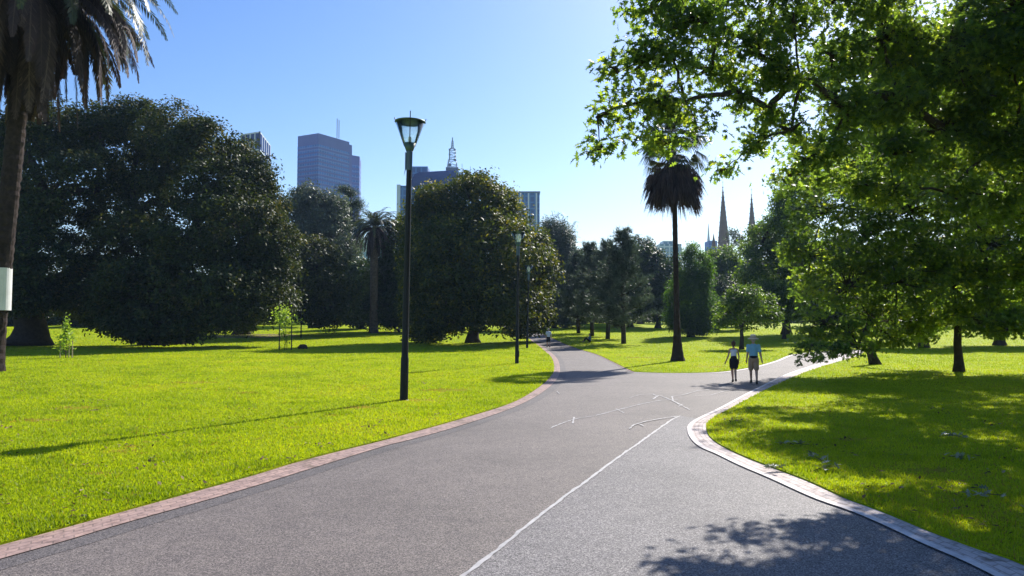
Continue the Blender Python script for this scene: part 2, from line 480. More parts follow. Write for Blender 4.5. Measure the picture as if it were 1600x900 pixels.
def strip(name, A, B, dz, mat, n=240, kind='structure', crown=.0):
    A, t = resample(A, n); B, _ = resample(B, n)
    w = np.linalg.norm(A - B, axis=1)
    V = []; UV = []
    for i in range(n):
        for k, q in enumerate((0, .5, 1)):
            p = A[i] * (1 - q) + B[i] * q
            V.append((p[0], p[1], float(tz(p[1])) + dz + (crown if k == 1 else 0))); UV.append((t[i], q * w[i]))
    Fc = []
    for i in range(n - 1):
        for k in range(2):
            a = i * 3 + k
            Fc.append((a, a + 1, a + 4, a + 3))
    V = np.array(V); Fc = np.array(Fc)
    a, b, c = V[Fc[0][0]], V[Fc[0][1]], V[Fc[0][2]]
    if np.cross(b - a, c - a)[2] < 0: Fc = Fc[:, ::-1]
    o = np_mesh(name, V, [Fc], mat, uv=UV)
    tag(o, kind=kind)
    return o

def offset(P, d):
    T = np.gradient(P, axis=0); T /= np.linalg.norm(T, axis=1)[:, None]
    return P + np.stack([-T[:, 1], T[:, 0]], 1) * d

# brick edgings run slightly under the turf edge
M['asphalt_edge'] = asphalt_mat('asphalt_edge_repair', (.105, .092, .088), (.35, 1.9))
strip('path_edge', offset(resample(Lp, 300)[0], -.30), offset(resample(Lp, 300)[0], .02), .003, M['asphalt_edge'], 300)
strip('brick_kerb', Lp, offset(Lg, .06), .012, M['brick_red'], 420, crown=.006)
strip('brick_kerb', Rp, offset(Rg, -.06), .014, M['brick_pale'], 420, crown=.006)
Irr, _ = resample(Ir, 120)
strip('concrete_kerb', offset(Irr, -.22), offset(Irr, .04), .012, M['concrete'], 120, crown=.004)
Ill, _ = resample(Il, 120)
strip('concrete_kerb', offset(Ill, -.09), offset(Ill, .04), .012, M['brick_red'], 120, crown=.004)
# thin pale outer line of the right-hand kerb
Rpr, _ = resample(Rp, 300)
strip('concrete_kerb', offset(Rpr, .055), offset(Rpr, -.045), .023, M['concrete'], 300)

def ribbon(P, w, dz, mb, rng, jit=.35):
    P, t = resample(np.asarray(P, float), max(12, int(len(P) * 9)))
    P = P + rng.normal(0, w * .13, P.shape)
    T = np.gradient(P, axis=0); T /= np.linalg.norm(T, axis=1)[:, None] + 1e-9
    Nn = np.stack([-T[:, 1], T[:, 0]], 1)
    ww = w * (1 + rng.uniform(-jit, jit, len(P))) / 2
    ww[0] *= .3; ww[-1] *= .3
    A = P + Nn * ww[:, None]; B = P - Nn * ww[:, None]
    V = [(a[0], a[1], float(tz(a[1])) + dz) for a in A] + [(b[0], b[1], float(tz(b[1])) + dz) for b in B]
    n = len(P)
    mb.add(V, [(i, i + n, i + n + 1, i + 1) for i in range(n - 1)])

rng = np.random.default_rng(3)
mb = MB(); ribbon(jt, .046, .010, mb, rng, .3)
tag(mb.build('joint_line', M['seal']), kind='structure')
cr = [
    ([(858, 670), (880, 661), (898, 655), (930, 650), (960, 642), (1000, 632), (1030, 626), (1062, 624)], .045),
    ([(895, 662), (897, 652)], .04), ([(962, 639), (976, 646)], .04),
    ([(984, 622), (1000, 617), (1020, 616), (1028, 620)], .035),
    ([(1020, 624), (1030, 618), (1050, 626), (1078, 641)], .05),
    ([(1060, 636), (1066, 632)], .04),
    ([(1052, 627), (1050, 620), (1070, 617), (1090, 611), (1110, 609), (1134, 606)], .04),
    ([(1085, 619), (1110, 618), (1135, 611), (1165, 606)], .03),
    ([(984, 671), (990, 665), (1010, 659), (1027, 656), (1060, 651)], .045),
    ([(1000, 664), (1006, 667)], .04),
    ([(870, 612), (874, 616)], .04),
]
for k, (pp, w) in enumerate(cr):
    mb = MB(); ribbon(gpts(pp), w * .85, .008 + .0012 * k, mb, rng, .6)
    tag(mb.build('sealed_crack', M['seal']), kind='structure')

# ------------------------------------------------------------------ grass blades over the near turf
def pip(poly, x, y):
    P = np.asarray(poly); ins = np.zeros(len(x), bool)
    x0, y0 = P[-1]
    for x1, y1 in P:
        c = ((y1 > y) != (y0 > y)) & (x < (x0 - x1) * (y - y1) / (y0 - y1 + 1e-12) + x1)
        ins ^= c; x0, y0 = x1, y1
    return ins

BARE = [(*G(a, b)[:2], c) for a, b, c in ((186, 709, .16), (205, 702, .12), (236, 694, .10), (218, 712, .07), (345, 672, .10), (380, 616, .3), (402, 690, .08), (455, 672, .14), (120, 640, .35), (60, 660, .3), (560, 640, .3), (655, 628, .35), (300, 600, .5), (152, 745, .12), (520, 652, .12), (700, 612, .5), (1330, 690, .2), (1455, 740, .2), (1240, 640, .3), (1110, 575, .6), (1010, 560, .9))]
def blades(name, poly, xr, yr, n, seed):
    rng = np.random.default_rng(seed)
    # denser near the camera
    y = yr[0] * (yr[1] / yr[0]) ** rng.random(int(n * 2.5))
    x = rng.uniform(-.80, .80, len(y)) * y
    k = pip(poly, x, y) & (x > xr[0]) & (x < xr[1])
    x, y = x[k][:n], y[k][:n]
    m = len(x)
    h = rng.uniform(.018, .045, m) * (1 + .012 * y)
    # taller tufts here and there
    tuft = (np.sin(x * 1.9 + 3 * np.sin(y * .7)) * np.sin(y * 2.3 + 2 * np.sin(x * .9)) > .55)
    h *= np.where(tuft, 1.5, 1.0)
    w = rng.uniform(.004, .008, m) * (1 + .045 * y)
    a = rng.uniform(0, 2 * np.pi, m); b = rng.uniform(0, 2 * np.pi, m); ln = rng.uniform(.1, .9, m) * h
    z0 = tz(y) + .036
    c = np.stack([x, y, z0], 1)
    u = np.stack([np.cos(a), np.sin(a), np.zeros(m)], 1) * w[:, None]
    tip = c + np.stack([np.cos(b) * ln, np.sin(b) * ln, h], 1)
    V = np.stack([c - u, c + u, tip], 1).reshape(-1, 3)
    Fc = np.arange(m * 3).reshape(-1, 3)
    pt = np.sin(x * .55 + 2 * np.sin(y * .21)) * np.sin(y * .37 + 1.7 * np.sin(x * .33)) + .5 * np.sin(x * 1.7 + y * .9) * np.sin(y * 1.3)
    r = np.clip(rng.normal(.45, .2, m) + np.where(tuft, -.25, 0) + .22 * pt, 0, .97)
    h *= 1 - .25 * np.clip(pt, 0, 1)
    r = np.where(rng.random(m) < .03 + .16 * np.clip(pt - .6, 0, 1), 1.0, r)
    for (sx, sy, sr) in BARE:
        q = np.hypot((x - sx) / 1.5, (y - sy)) / (sr * (1 + .35 * np.sin(5 * np.arctan2(y - sy, x - sx) + sx)))
        inn = q + rng.normal(0, .18, m) < 1
        r = np.where(inn, 1.0, r)
        V[np.repeat(inn, 3), 2] -= .012
    o = np_mesh(name, V, [Fc], M['grass'], rnd=np.repeat(r, 3))
    tag(o, kind='stuff')
    return o
blades('grass', left_poly, (-80, 8), (6.3, 110), 420000, 1)
blades('grass', right_poly, (0, 75), (6.3, 85), 280000, 2)
blades('grass', isl, (-5, 75), (32, 110), 120000, 4)

# ------------------------------------------------------------------ foliage
def tmpl(kind):
    if kind == 'oval':
        return np.array([(0, -.5, 0), (.26, 0, .07), (0, .5, -.06), (-.26, 0, .07)]), np.array([(0, 1, 2, 3)])
    if kind == 'long':
        return np.array([(0, -.5, 0), (.13, 0, .03), (0, .5, -.12), (-.13, 0, .03)]), np.array([(0, 1, 2, 3)])
    if kind == 'needle':
        return np.array([(-.05, -.5, 0), (.05, -.5, 0), (0, .5, -.08)]), np.array([(0, 1, 2)])
    if kind == 'oak':
        ang = []
        pts = [(0, -.55), (.04, -.34), (.20, -.26), (.07, -.15), (.34, .0), (.09, .06), (.26, .30), (.06, .26), (0, .52)]
        out = pts + [(-x, y) for x, y in pts[-2:0:-1]]
        V = [(0, 0, .0)] + [(x, y, .22 * abs(x) - .10 * y * y) for x, y in out]
        n = len(out)
        return np.array(V), np.array([(0, 1 + i, 1 + (i + 1) % n) for i in range(n)])
    raise ValueError

def leaves(C, size, kind, rng, up=.7, out=None, rnd=None):
    n = len(C)
    T, Fc = tmpl(kind)
    nn = rng.normal(0, .6, (n, 3)); nn[:, 2] += up
    if out is not None: nn += out * .5
    nn /= np.linalg.norm(nn, axis=1)[:, None]
    t = rng.normal(0, 1, (n, 3)); t -= nn * (t * nn).sum(1)[:, None]
    t[:, 2] -= .15
    t /= np.linalg.norm(t, axis=1)[:, None]
    s = np.cross(t, nn)
    sz = np.asarray(size)[:, None, None]
    V = C[:, None, :] + sz * (T[None, :, 0:1] * s[:, None, :] + T[None, :, 1:2] * t[:, None, :] + T[None, :, 2:3] * nn[:, None, :])
    k = len(T)
    Fc = (Fc[None] + (np.arange(n) * k)[:, None, None]).reshape(-1, Fc.shape[1])
    if rnd is None: rnd = rng.random(n)
    return V.reshape(-1, 3), Fc, np.repeat(rnd, k)

def clumps(blobs, rng, cl_r, per_m2, inner=.18):
    """clump centres on the shells of the ellipsoids; blobs = (centre, (rx, ry, rz))"""
    out = []; O = []
    for i, (c, r) in enumerate(blobs):
        c = np.array(c); r = np.array(r)
        area = 4 * math.pi * (((r[0] * r[1]) ** 1.6 + (r[0] * r[2]) ** 1.6 + (r[1] * r[2]) ** 1.6) / 3) ** (1 / 1.6)
        n = max(5, int(area * per_m2))
        nl = max(4, n // 9)
        dl = rng.normal(0, 1, (nl, 3)); dl /= np.linalg.norm(dl, axis=1)[:, None]
        w = rng.integers(0, nl, n)
        sp = .95 / math.sqrt(nl) + .10
        d = dl[w] + rng.normal(0, sp, (n, 3)); d /= np.linalg.norm(d, axis=1)[:, None]
        bul = rng.uniform(-.20, .17, nl)[w]
        rad = np.where(rng.random(n) < inner, rng.uniform(.3, .8, n), rng.uniform(.82, 1.0, n) + bul + .12 * (1 - np.linalg.norm(d - dl[w], axis=1) / max(sp, .05) / 2))
        p = c + d * r * rad[:, None]
        keep = np.ones(n, bool)
        for j, (c2, r2) in enumerate(blobs):
            if j == i: continue
            q = np.linalg.norm((p - np.array(c2)) / np.array(r2), axis=1)
            keep &= ~((q < .62) & (rng.random(n) < .85))
        out.append(p[keep]); O.append(d[keep])
    return np.concatenate(out), np.concatenate(O)

def limb_path(a, b, rng, n=7, sag=.0, wob=.05):
    a = np.array(a, float); b = np.array(b, float)
    L = np.linalg.norm(b - a)
    t = np.linspace(0, 1, n)[:, None]
    mid = a + (b - a) * .45 + np.array((0, 0, L * .12 - sag * L))
    P = (1 - t) ** 2 * a + 2 * t * (1 - t) * mid + t * t * b
    w = rng.normal(0, wob * L / 3, (n, 3)); w[0] = 0; w[-1] = 0
    return P + w

def tree(name, label, base, blobs, mat, leaf='oval', size=.22, per_m2=2.0, cl_r=.55, nleaf=26, trunk_r=.4,
         fork=None, seed=1, group=None, bark='darkbark', twigs=.4, cat='tree', lean=(0, 0), flat=.65, inner=.18, up=.7, limbs=True, limb_k=.75):
    rng = np.random.default_rng(seed)
    base = np.array(base, float)
    root = empty(name, base)
    tag(root, label, cat, group)
    # trunk and limbs, one skin of bark
    zmin = min(c[2] - r[2] for c, r in blobs)
    fk = fork if fork is not None else max(1.2, (zmin - base[2]) * .8 + 1.0)
    mbk = MB()
    F0 = base + np.array((lean[0], lean[1], fk))
    tp = np.array([base + (F0 - base) * t for t in np.linspace(0, 1, 7)])
    tp[1:-1, :2] += rng.normal(0, trunk_r * .12, (5, 2))
    tr = trunk_r * np.array([1.75, 1.2, 1.0, .94, .9, .86, .84])
    tp[0, 2] -= .15
    mbk.tube(tp - base, tr, 12)
    cl, od = clumps(blobs, rng, cl_r, per_m2, inner)
    if limbs:
        # limbs: each foliage mass joins the nearest limb already grown, radii follow the load they carry
        cc = np.array([c for c, r in blobs])
        rx_ = np.array([r[0] for c, r in blobs])
        order = np.argsort(np.linalg.norm(cc - F0, axis=1) + np.where(rx_ < .45 * np.median(rx_), 100, 0))
        nodes = [F0 - np.array((0, 0, .3))]; par = [-1]; dist = [0.0]; ids = {}
        for i in order:
            best = min(range(len(nodes)), key=lambda k: np.linalg.norm(nodes[k] - cc[i]) + .35 * dist[k])
            ids[i] = len(nodes); nodes.append(cc[i]); par.append(best); dist.append(dist[best] + np.linalg.norm(nodes[best] - cc[i]))
        load = [0] * len(nodes)
        for k in range(1, len(nodes)):
            q = k
            while q > 0: load[q] += 1; q = par[q]
        tot = max(1, len(nodes) - 1)
        for k in range(1, len(nodes)):
            r0 = trunk_r * limb_k * (load[k] / tot) ** .5
            ch = [load[q] for q in range(len(nodes)) if par[q] == k]
            r1 = trunk_r * limb_k * (max(ch) / tot) ** .5 if ch else r0 * .35
            P = limb_path(nodes[par[k]], nodes[k], rng)
            mbk.tube(P - base, np.linspace(r0, r1, len(P)), 7)
        nt_ = int(len(cl) * twigs)
        for p in cl[rng.permutation(len(cl))[:min(nt_, 900 if leaf == 'oak' else 260)]]:
            j = np.argmin(np.linalg.norm(cc - p, axis=1))
            P = limb_path(cc[j], p, rng, 5, 0, .12)
            r0 = min(.05, trunk_r * .10)
            mbk.tube(P - base, np.linspace(r0, r0 * .25, 5), 4, cap=False)
    mbk.build('trunk', M[bark], root, smooth=True)
    # crown
    n = len(cl)
    k = rng.poisson(nleaf, n)
    idx = np.repeat(np.arange(n), k)
    m = len(idx)
    cr_ = cl_r * rng.uniform(.6, 1.35, n)
    off = np.clip(rng.normal(0, 1, (m, 3)), -1.7, 1.7) * np.array((1, 1, flat)) * cr_[idx][:, None] * .55
    C = cl[idx] + off
    C[:, 2] = np.maximum(C[:, 2], tz(C[:, 1]) + .25)
    base_r = np.clip(rng.normal(.5, .2, n), 0, .95)
    rr = np.clip(base_r[idx] + rng.normal(0, .17, m), 0, 1)
    V, Fc, rn = leaves(C, size * rng.uniform(.65, 1.3, m), leaf, rng, up=up, out=od[idx], rnd=rr)
    np_mesh('crown', V - base, [Fc], M[mat], root, rnd=rn)
    return root

def B(d, *lst):
    """ellipsoids given by photo column, row, half width, half height and depth offset"""
    out = []
    for px, py, rx, ry, *dd in lst:
        dd = dd[0] if dd else 0
        D = d + dd
        s = D / F
        out.append((at(px, py, D), (rx * s, (rx * .55 + ry * .45) * s, ry * s)))
    return out

# ---- left-hand figs
tree('fig_tree', 'massive dark fig with thick flared trunk right beside the big palm', gx(47, 70),
     B(70, (25, 225, 60, 45), (95, 205, 62, 45, 3), (150, 195, 48, 30, 2), (10, 320, 70, 60, 3), (75, 310, 50, 55, -2), (118, 262, 40, 26, -3), (165, 245, 34, 20, 2), (150, 300, 30, 20, 2), (60, 190, 40, 30), (40, 410, 75, 65, -4), (120, 420, 55, 60, 0),
       (-70, 260, 90, 80, 3), (-70, 400, 90, 90), (30, 465, 65, 28, -5), (115, 465, 60, 26, 4)),
     'fig', 'oval', .34, 2.6, .8, 26, 1.35, fork=5.5, seed=11, bark='darkbark')
tree('fig_tree', 'broad dark fig dome rising left of the tall tower with sky gaps among its limbs', gx(255, 72),
     B(72, (205, 195, 52, 34, 2), (262, 205, 58, 38), (315, 226, 50, 38, -2), (358, 278, 44, 38, -2), (392, 325, 40, 42), (368, 240, 28, 30), (402, 275, 30, 34), (428, 318, 22, 26), (325, 300, 52, 42, -4), (300, 370, 68, 50, -5), (205, 395, 62, 55, -3), (165, 345, 36, 30, 3), (215, 335, 34, 24), (205, 285, 38, 30, 1), (180, 285, 26, 24, 4), (240, 290, 26, 20), (262, 262, 36, 24, 2), (215, 240, 30, 16, 3), (250, 310, 22, 14, -1),
       (370, 350, 62, 55, -5), (424, 392, 42, 50, -2), (235, 460, 80, 58, -6), (320, 450, 80, 66, -6), (400, 450, 66, 60, -3), (180, 480, 48, 40, -3), (240, 505, 60, 26, -7), (310, 508, 50, 24, -7)),
     'fig', 'oval', .34, 2.9, .8, 28, 1.3, fork=7.5, seed=12, bark='darkbark')
tree('fig_tree', 'lower rounded fig ending the dark left group, beside the distant date palm', gx(378, 92),
     B(88, (430, 440, 55, 50), (485, 425, 48, 48), (515, 450, 38, 55, 2), (465, 400, 40, 35), (400, 455, 50, 35, 4), (505, 485, 42, 22)),
     'fig', 'oval', .36, 3.0, .8, 26, .75, fork=4.2, seed=13)
tree('gum_tree', 'grey green gum rising behind the left figs, in front of the tall tower', gx(498, 122),
     B(122, (478, 312, 26, 24), (508, 330, 30, 30), (475, 350, 38, 42), (520, 372, 32, 38), (495, 410, 40, 40), (540, 400, 18, 25)),
     'gum', 'oval', .45, 2.2, 1.0, 22, .5, seed=14, bark='bark')
tree('pine_tree', 'dark open topped pine silhouetted before the right tower face', gx(546, 135),
     B(135, (534, 297, 11, 5), (549, 303, 10, 6), (556, 318, 12, 6), (538, 320, 11, 6), (547, 336, 16, 8), (556, 352, 17, 9), (536, 350, 14, 9), (548, 380, 20, 20)),
     'dark', 'needle', .7, 3.5, .9, 24, .4, fork=22, seed=15)
tree('magnolia_tree', 'big rounded evergreen with yellow tinged right rim, standing alone behind the nearest lamp', gx(739, 75),
     B(75, (745, 322, 62, 44), (690, 335, 50, 42), (655, 352, 28, 34, 3), (783, 345, 44, 40, 3), (828, 390, 28, 36, 3), (705, 395, 72, 52, -4), (775, 395, 70, 54, -4), (840, 418, 26, 46), (832, 478, 32, 42, 2), (660, 410, 36, 52, 2),
       (700, 460, 62, 50, -5), (770, 465, 62, 46, -5), (670, 490, 42, 38), (808, 488, 42, 32), (690, 510, 38, 20, -5), (740, 290, 24, 16, 3)),
     'magnolia', 'oval', .36, 3.2, .75, 25, .55, fork=3.2, seed=16, flat=.8)
tree('evergreen_tree', 'shadowy evergreen overlapping the left side of the big magnolia, behind the date palm', gx(636, 98),
     B(98, (630, 380, 34, 45), (605, 440, 42, 42, 2), (640, 440, 40, 50), (610, 485, 44, 28), (650, 490, 35, 24)),
     'dark', 'oval', .4, 2.8, .85, 24, .45, seed=17)
tree('evergreen_tree', 'low dark evergreen left of the distant date palm trunk', gx(566, 108),
     B(108, (566, 440, 26, 32), (560, 480, 30, 26), (592, 452, 24, 36, 4)),
     'dark', 'oval', .45, 2.6, .9, 22, .4, seed=18)

# ---- centre background
tree('casuarina_tree', 'tall feathery blue grey casuarina above the far end of the path', gx(866, 112),
     B(112, (862, 368, 15, 26), (880, 385, 16, 30), (868, 420, 24, 40), (890, 440, 24, 45), (862, 470, 26, 30), (884, 485, 26, 18)),
     'pine', 'needle', .9, 3.0, 1.0, 30, .35, seed=19, flat=1.5)
tree('evergreen_tree', 'dark evergreen between the path pines and the fan palm trunk', gx(1028, 112),
     B(112, (1025, 425, 34, 36), (1005, 455, 32, 38), (1040, 465, 34, 34), (1012, 412, 22, 26)),
     'dark', 'oval', .42, 2.6, .9, 24, .4, seed=20)
tree('gum_tree', 'pale green gum peeping between the path pines and the fan palm', gx(1000, 135),
     B(135, (1000, 392, 22, 20), (988, 420, 22, 26), (1012, 415, 20, 22)), 'gum', 'oval', .45, 2.2, 1.0, 22, .4, seed=21, bark='bark')
tree('conical_tree', 'dense conical green tree right behind the fan palm trunk', gx(1079, 86),
     B(86, (1084, 398, 16, 16), (1085, 420, 26, 24), (1081, 448, 34, 28), (1079, 476, 38, 26), (1078, 497, 38, 16), (1078, 510, 38, 10)),
     'cypress', 'long', .30, 4.6, .5, 36, .35, fork=2.5, seed=22, flat=1.3, limbs=False)
tree('elm_tree', 'bright round crowned tree below the left church spire', gx(1128, 122),
     B(122, (1130, 405, 24, 20), (1112, 425, 26, 24), (1142, 430, 24, 24), (1128, 455, 30, 24)), 'mid', 'oval', .4, 2.6, .9, 24, .4, seed=23)
tree('gum_tree', 'sparse wispy gum between the two church spires', gx(1156, 140),
     B(140, (1150, 364, 12, 8), (1160, 372, 10, 9), (1142, 376, 10, 7), (1158, 388, 14, 9)), 'gum', 'oval', .35, 1.5, .8, 14, .3, seed=24, bark='bark')
tree('evergreen_tree', 'dark dense evergreen behind the two small park trees, below the right spire', gx(1228, 92),
     B(92, (1190, 380, 26, 26), (1228, 372, 36, 36), (1262, 400, 40, 46), (1225, 425, 44, 38), (1180, 420, 26, 30), (1275, 455, 36, 36), (1245, 470, 40, 28), (1208, 352, 18, 14, -4), (1230, 328, 26, 26, -4), (1258, 310, 34, 34, -4)),
     'mid', 'oval', .36, 2.6, .8, 24, .5, fork=3.0, seed=25)
tree('park_tree', 'small dark flat crowned tree just behind the couple', gx(1158, 62.5),
     B(62.5, (1162, 464, 28, 18), (1138, 484, 22, 20), (1192, 478, 24, 24, 1), (1168, 490, 32, 22), (1128, 500, 14, 11), (1205, 498, 14, 12)), 'mid', 'oval', .24, 5.0, .42, 20, .17, fork=2.1, seed=26)
tree('park_tree', 'small light crowned tree rightward of the couple, behind the darker one', gx(1224, 82),
     B(82, (1195, 455, 24, 18), (1222, 462, 28, 24), (1243, 476, 16, 20), (1212, 482, 26, 18)), 'mid', 'oval', .28, 4.5, .5, 26, .18, fork=2.2, seed=27)

for (lab, px, d, bl, mt, sd_) in (
    ('dark spreading tree in the shade between the leaning and the straight oak trunks', 1440, 66, [(1425, 440, 50, 50), (1470, 450, 45, 46), (1440, 400, 50, 40), (1400, 470, 40, 30), (1475, 490, 34, 18)], 'dark', 61),
    ('dark spreading tree behind the straight oak trunk, toward the right edge', 1560, 70, [(1545, 440, 50, 50), (1590, 450, 45, 46), (1560, 390, 60, 50), (1520, 480, 40, 26), (1600, 490, 44, 22)], 'dark', 62),
    ('dark tree beyond the leaning oak, where the right path disappears', 1325, 78, [(1310, 440, 44, 50), (1350, 450, 40, 46), (1330, 400, 44, 40), (1300, 480, 34, 24)], 'dark', 63),
    ('broad dark tree behind the four path pines, left of the fan palm', 985, 118, [(960, 430, 36, 40), (995, 440, 34, 44), (975, 470, 44, 34), (940, 465, 30, 34)], 'dark', 64),
    ('dark rounded tree between the conical tree and the small park trees', 1118, 104, [(1110, 470, 26, 26), (1135, 465, 28, 32), (1150, 485, 26, 20)], 'dark', 65)):
    tree('evergreen_tree', lab, gx(px, d), B(d, *bl), mt, 'oval', .34, 2.8, .75, 22, .42, seed=sd_)

# far belt that closes the gaps low on the horizon
belt = [(150, 118, 470, 60, 45, 'fig'), (30, 126, 460, 80, 55, 'dark'), (250, 132, 460, 80, 50, 'dark'), (350, 124, 470, 60, 40, 'dark'), (450, 138, 465, 55, 40, 'mid'), (560, 140, 460, 42, 40, 'dark'),
        (640, 136, 465, 50, 38, 'dark'), (720, 142, 455, 50, 46, 'dark'), (800, 138, 460, 46, 40, 'dark'), (912, 142, 440, 34, 52, 'dark'), (955, 140, 445, 36, 45, 'mid'), (1065, 142, 450, 40, 40, 'dark'),
        (1170, 140, 455, 34, 40, 'dark'), (1320, 118, 440, 60, 60, 'dark'), (1420, 112, 450, 60, 55, 'mid'), (1520, 118, 440, 70, 60, 'dark'), (1620, 110, 440, 70, 65, 'dark')]
where = ['behind the trunk gap of the left fig', 'at the far left behind the palm trunk', 'behind the broad left fig', 'left of the right hand fig', 'above the lawn strip behind the sapling', 'left of the distant date palm',
         'right of the distant date palm', 'behind the left half of the magnolia', 'behind the right half of the magnolia', 'beyond the end of the path', 'behind the four path pines', 'behind the conical tree',
         'behind the small park trees', 'right of the right hand path', 'behind the leaning oak trunk', 'behind the straight oak trunk', 'at the far right edge']
for i, (px, d, py, rx, ry, mt) in enumerate(belt):
    rg = random.Random(i)
    bl = [(px + rg.uniform(-.5, .5) * rx, py + rg.uniform(-.35, .5) * ry, rx * rg.uniform(.5, .75), ry * rg.uniform(.5, .75)) for _ in range(5)]
    bl.append((px, py + ry * .5, rx * .9, ry * .5))
    tree('distant_tree', 'distant tree ' + where[i], gx(px, d), B(d, *bl), mt, 'oval', .5, 1.7, 1.0, 22, .4, seed=100 + i, group='distant trees along the far edge of the park', twigs=0)

rngh = np.random.default_rng(77)
nh = 60000
hx = rngh.uniform(-125, 125, nh); hy = rngh.normal(150, 1.6, nh)
hz = tz(hy) + (2.6 + .9 * np.sin(hx * .31) + .7 * np.sin(hx * .83 + 1) + .5 * np.sin(hx * 2.1)) * rngh.random(nh) ** .7 * np.exp(-((hy - 150) / 3.2) ** 2)
V, Fc, rn = leaves(np.stack([hx, hy, hz], 1), rngh.uniform(.4, .8, nh), 'oval', rngh)
tag(np_mesh('shrubbery', V, [Fc], M['dark'], rnd=rn), kind='stuff')

# ------------------------------------------------------------------ path pines (feathery whorled branches)
def pine(label, base, h, seed, wid):
    rng = np.random.default_rng(seed)
    root = empty('pine_tree', base); tag(root, label, 'tree', 'pines beside the left path')
    mbk = MB()
    top = np.array((rng.normal(0, .3), 0, h))
    tp = np.array([top * t for t in np.linspace(0, 1, 9)]); tp[1:-1, :2] += rng.normal(0, .06, (7, 2)); tp[0, 2] = -.15
    mbk.tube(tp, np.linspace(.26, .03, 9), 8)
    C = []; D = []
    nb = 92
    for i in range(nb):
        t = .15 + .83 * (i + rng.random() * .8) / nb
        z = h * t
        L = wid * (1 - max(0, t - .25) / .80) ** .75 * rng.uniform(.55, 1.2) * (1.0 if t > .25 else .85)
        a = rng.uniform(0, 2 * np.pi); e = rng.uniform(-.05, .35) + t * .5
        d = np.array((math.cos(a) * math.cos(e), math.sin(a) * math.cos(e), math.sin(e)))
        s = np.linspace(0, 1, 6)[:, None]
        P = np.array((0, 0, z)) + d * L * s + np.array((0, 0, 1)) * (s ** 2 * L * .22 - s * .12 * L)
        mbk.tube(P, np.linspace(.045, .008, 6), 4, cap=False)
        m = int(10 + L * 11)
        q = rng.uniform(.25, 1.06, m)[:, None]
        p = np.array((0, 0, z)) + d * L * q + np.array((0, 0, 1)) * (q ** 2 * L * .22 - q * .12 * L) + rng.normal(0, .22, (m, 3)) * np.array((1, 1, .7))
        C.append(p); D.append(np.repeat(d[None], m, 0))
    mbk.build('trunk', M['darkbark'], root, smooth=True)
    C = np.concatenate(C); D = np.concatenate(D)
    # each point carries a brush of needles
    k = 9
    n = len(C)
    A = np.repeat(C, k, 0); dirs = rng.normal(0, .75, (n * k, 3)) + np.repeat(D, k, 0) * .6; dirs[:, 2] += .5
    dirs /= np.linalg.norm(dirs, axis=1)[:, None]
    ln = rng.uniform(.25, .6, n * k)[:, None]
    s_ = np.cross(dirs, rng.normal(0, 1, (n * k, 3))); s_ /= np.linalg.norm(s_, axis=1)[:, None]
    V = np.stack([A - s_ * .030, A + s_ * .030, A + dirs * ln], 1).reshape(-1, 3)
    rr = np.clip(np.repeat(rng.normal(.5, .22, n), k) + rng.normal(0, .08, n * k), 0, 1)
    np_mesh('crown', V, [np.arange(len(V)).reshape(-1, 3)], M['pine'], root, rnd=np.repeat(rr, 3))
    return root
pine('largest and nearest of the four feathery pines beside the left path', gx(974, 73), 11.2, 31, 3.3)
pine('second nearest of the four feathery pines beside the left path', gx(949, 82), 10.8, 32, 3.2)
pine('third of the four feathery path pines, just behind the seated blue figure', gx(925, 88), 11.0, 33, 3.2)
pine('farthest and leftmost of the four feathery pines beside the left path', gx(904, 95), 10.4, 34, 3.2)

# ------------------------------------------------------------------ right-hand oaks
tree('oak_tree', 'oak with leaning dark trunk and low leafy branches touching the right path', gx(1367, 40),
     B(36, (1262, 558, 15, 12, -9), (1300, 545, 26, 16, -8), (1340, 543, 22, 12, -6), (1268, 540, 20, 17, -8), (1292, 505, 34, 30, -6), (1330, 520, 30, 20, -6), (1325, 450, 56, 48, -4), (1262, 455, 22, 26, -2), (1265, 400, 40, 36, -2), (1290, 330, 52, 46, -2), (1350, 370, 66, 54, -4), (1400, 440, 72, 52, -4),
       (1250, 285, 44, 30), (1330, 265, 66, 40), (1420, 330, 66, 56, -2), (1400, 500, 56, 30, -2), (1432, 508, 44, 26, -1), (1388, 527, 34, 16, -3), (1462, 496, 34, 26, 0), (1362, 500, 36, 26, -4),),
     'oak', 'oak', .23, 4.6, .42, 16, .21, fork=2.4, seed=41, lean=(-.9, 0), twigs=.7, up=.5, flat=.45, inner=.08, bark='darkbark')
tree('oak_tree', 'oak with straight dark trunk standing on the right lawn', gx(1495, 33.8),
     B(33, (1490, 450, 70, 50), (1440, 480, 50, 36, 1), (1545, 470, 60, 44, 0), (1590, 440, 60, 60, 1), (1450, 390, 70, 50), (1540, 380, 80, 60), (1620, 360, 70, 70), (1500, 310, 90, 60, 2), (1575, 516, 36, 18, -3), (1545, 504, 40, 20, -2), (1600, 505, 40, 26, -3), (1600, 280, 90, 70, 2), (1420, 260, 60, 50, 3), (1450, 170, 60, 60, 3), (1560, 180, 90, 80, 3)),
     'oak', 'oak', .25, 3.5, .45, 19, .175, fork=2.6, seed=42, twigs=.6, up=.5, flat=.45, bark='darkbark')
def WB(*l): return [((x, y, z), (a, a if len(r) == 0 else r[0], b)) for x, y, z, a, b, *r in l]
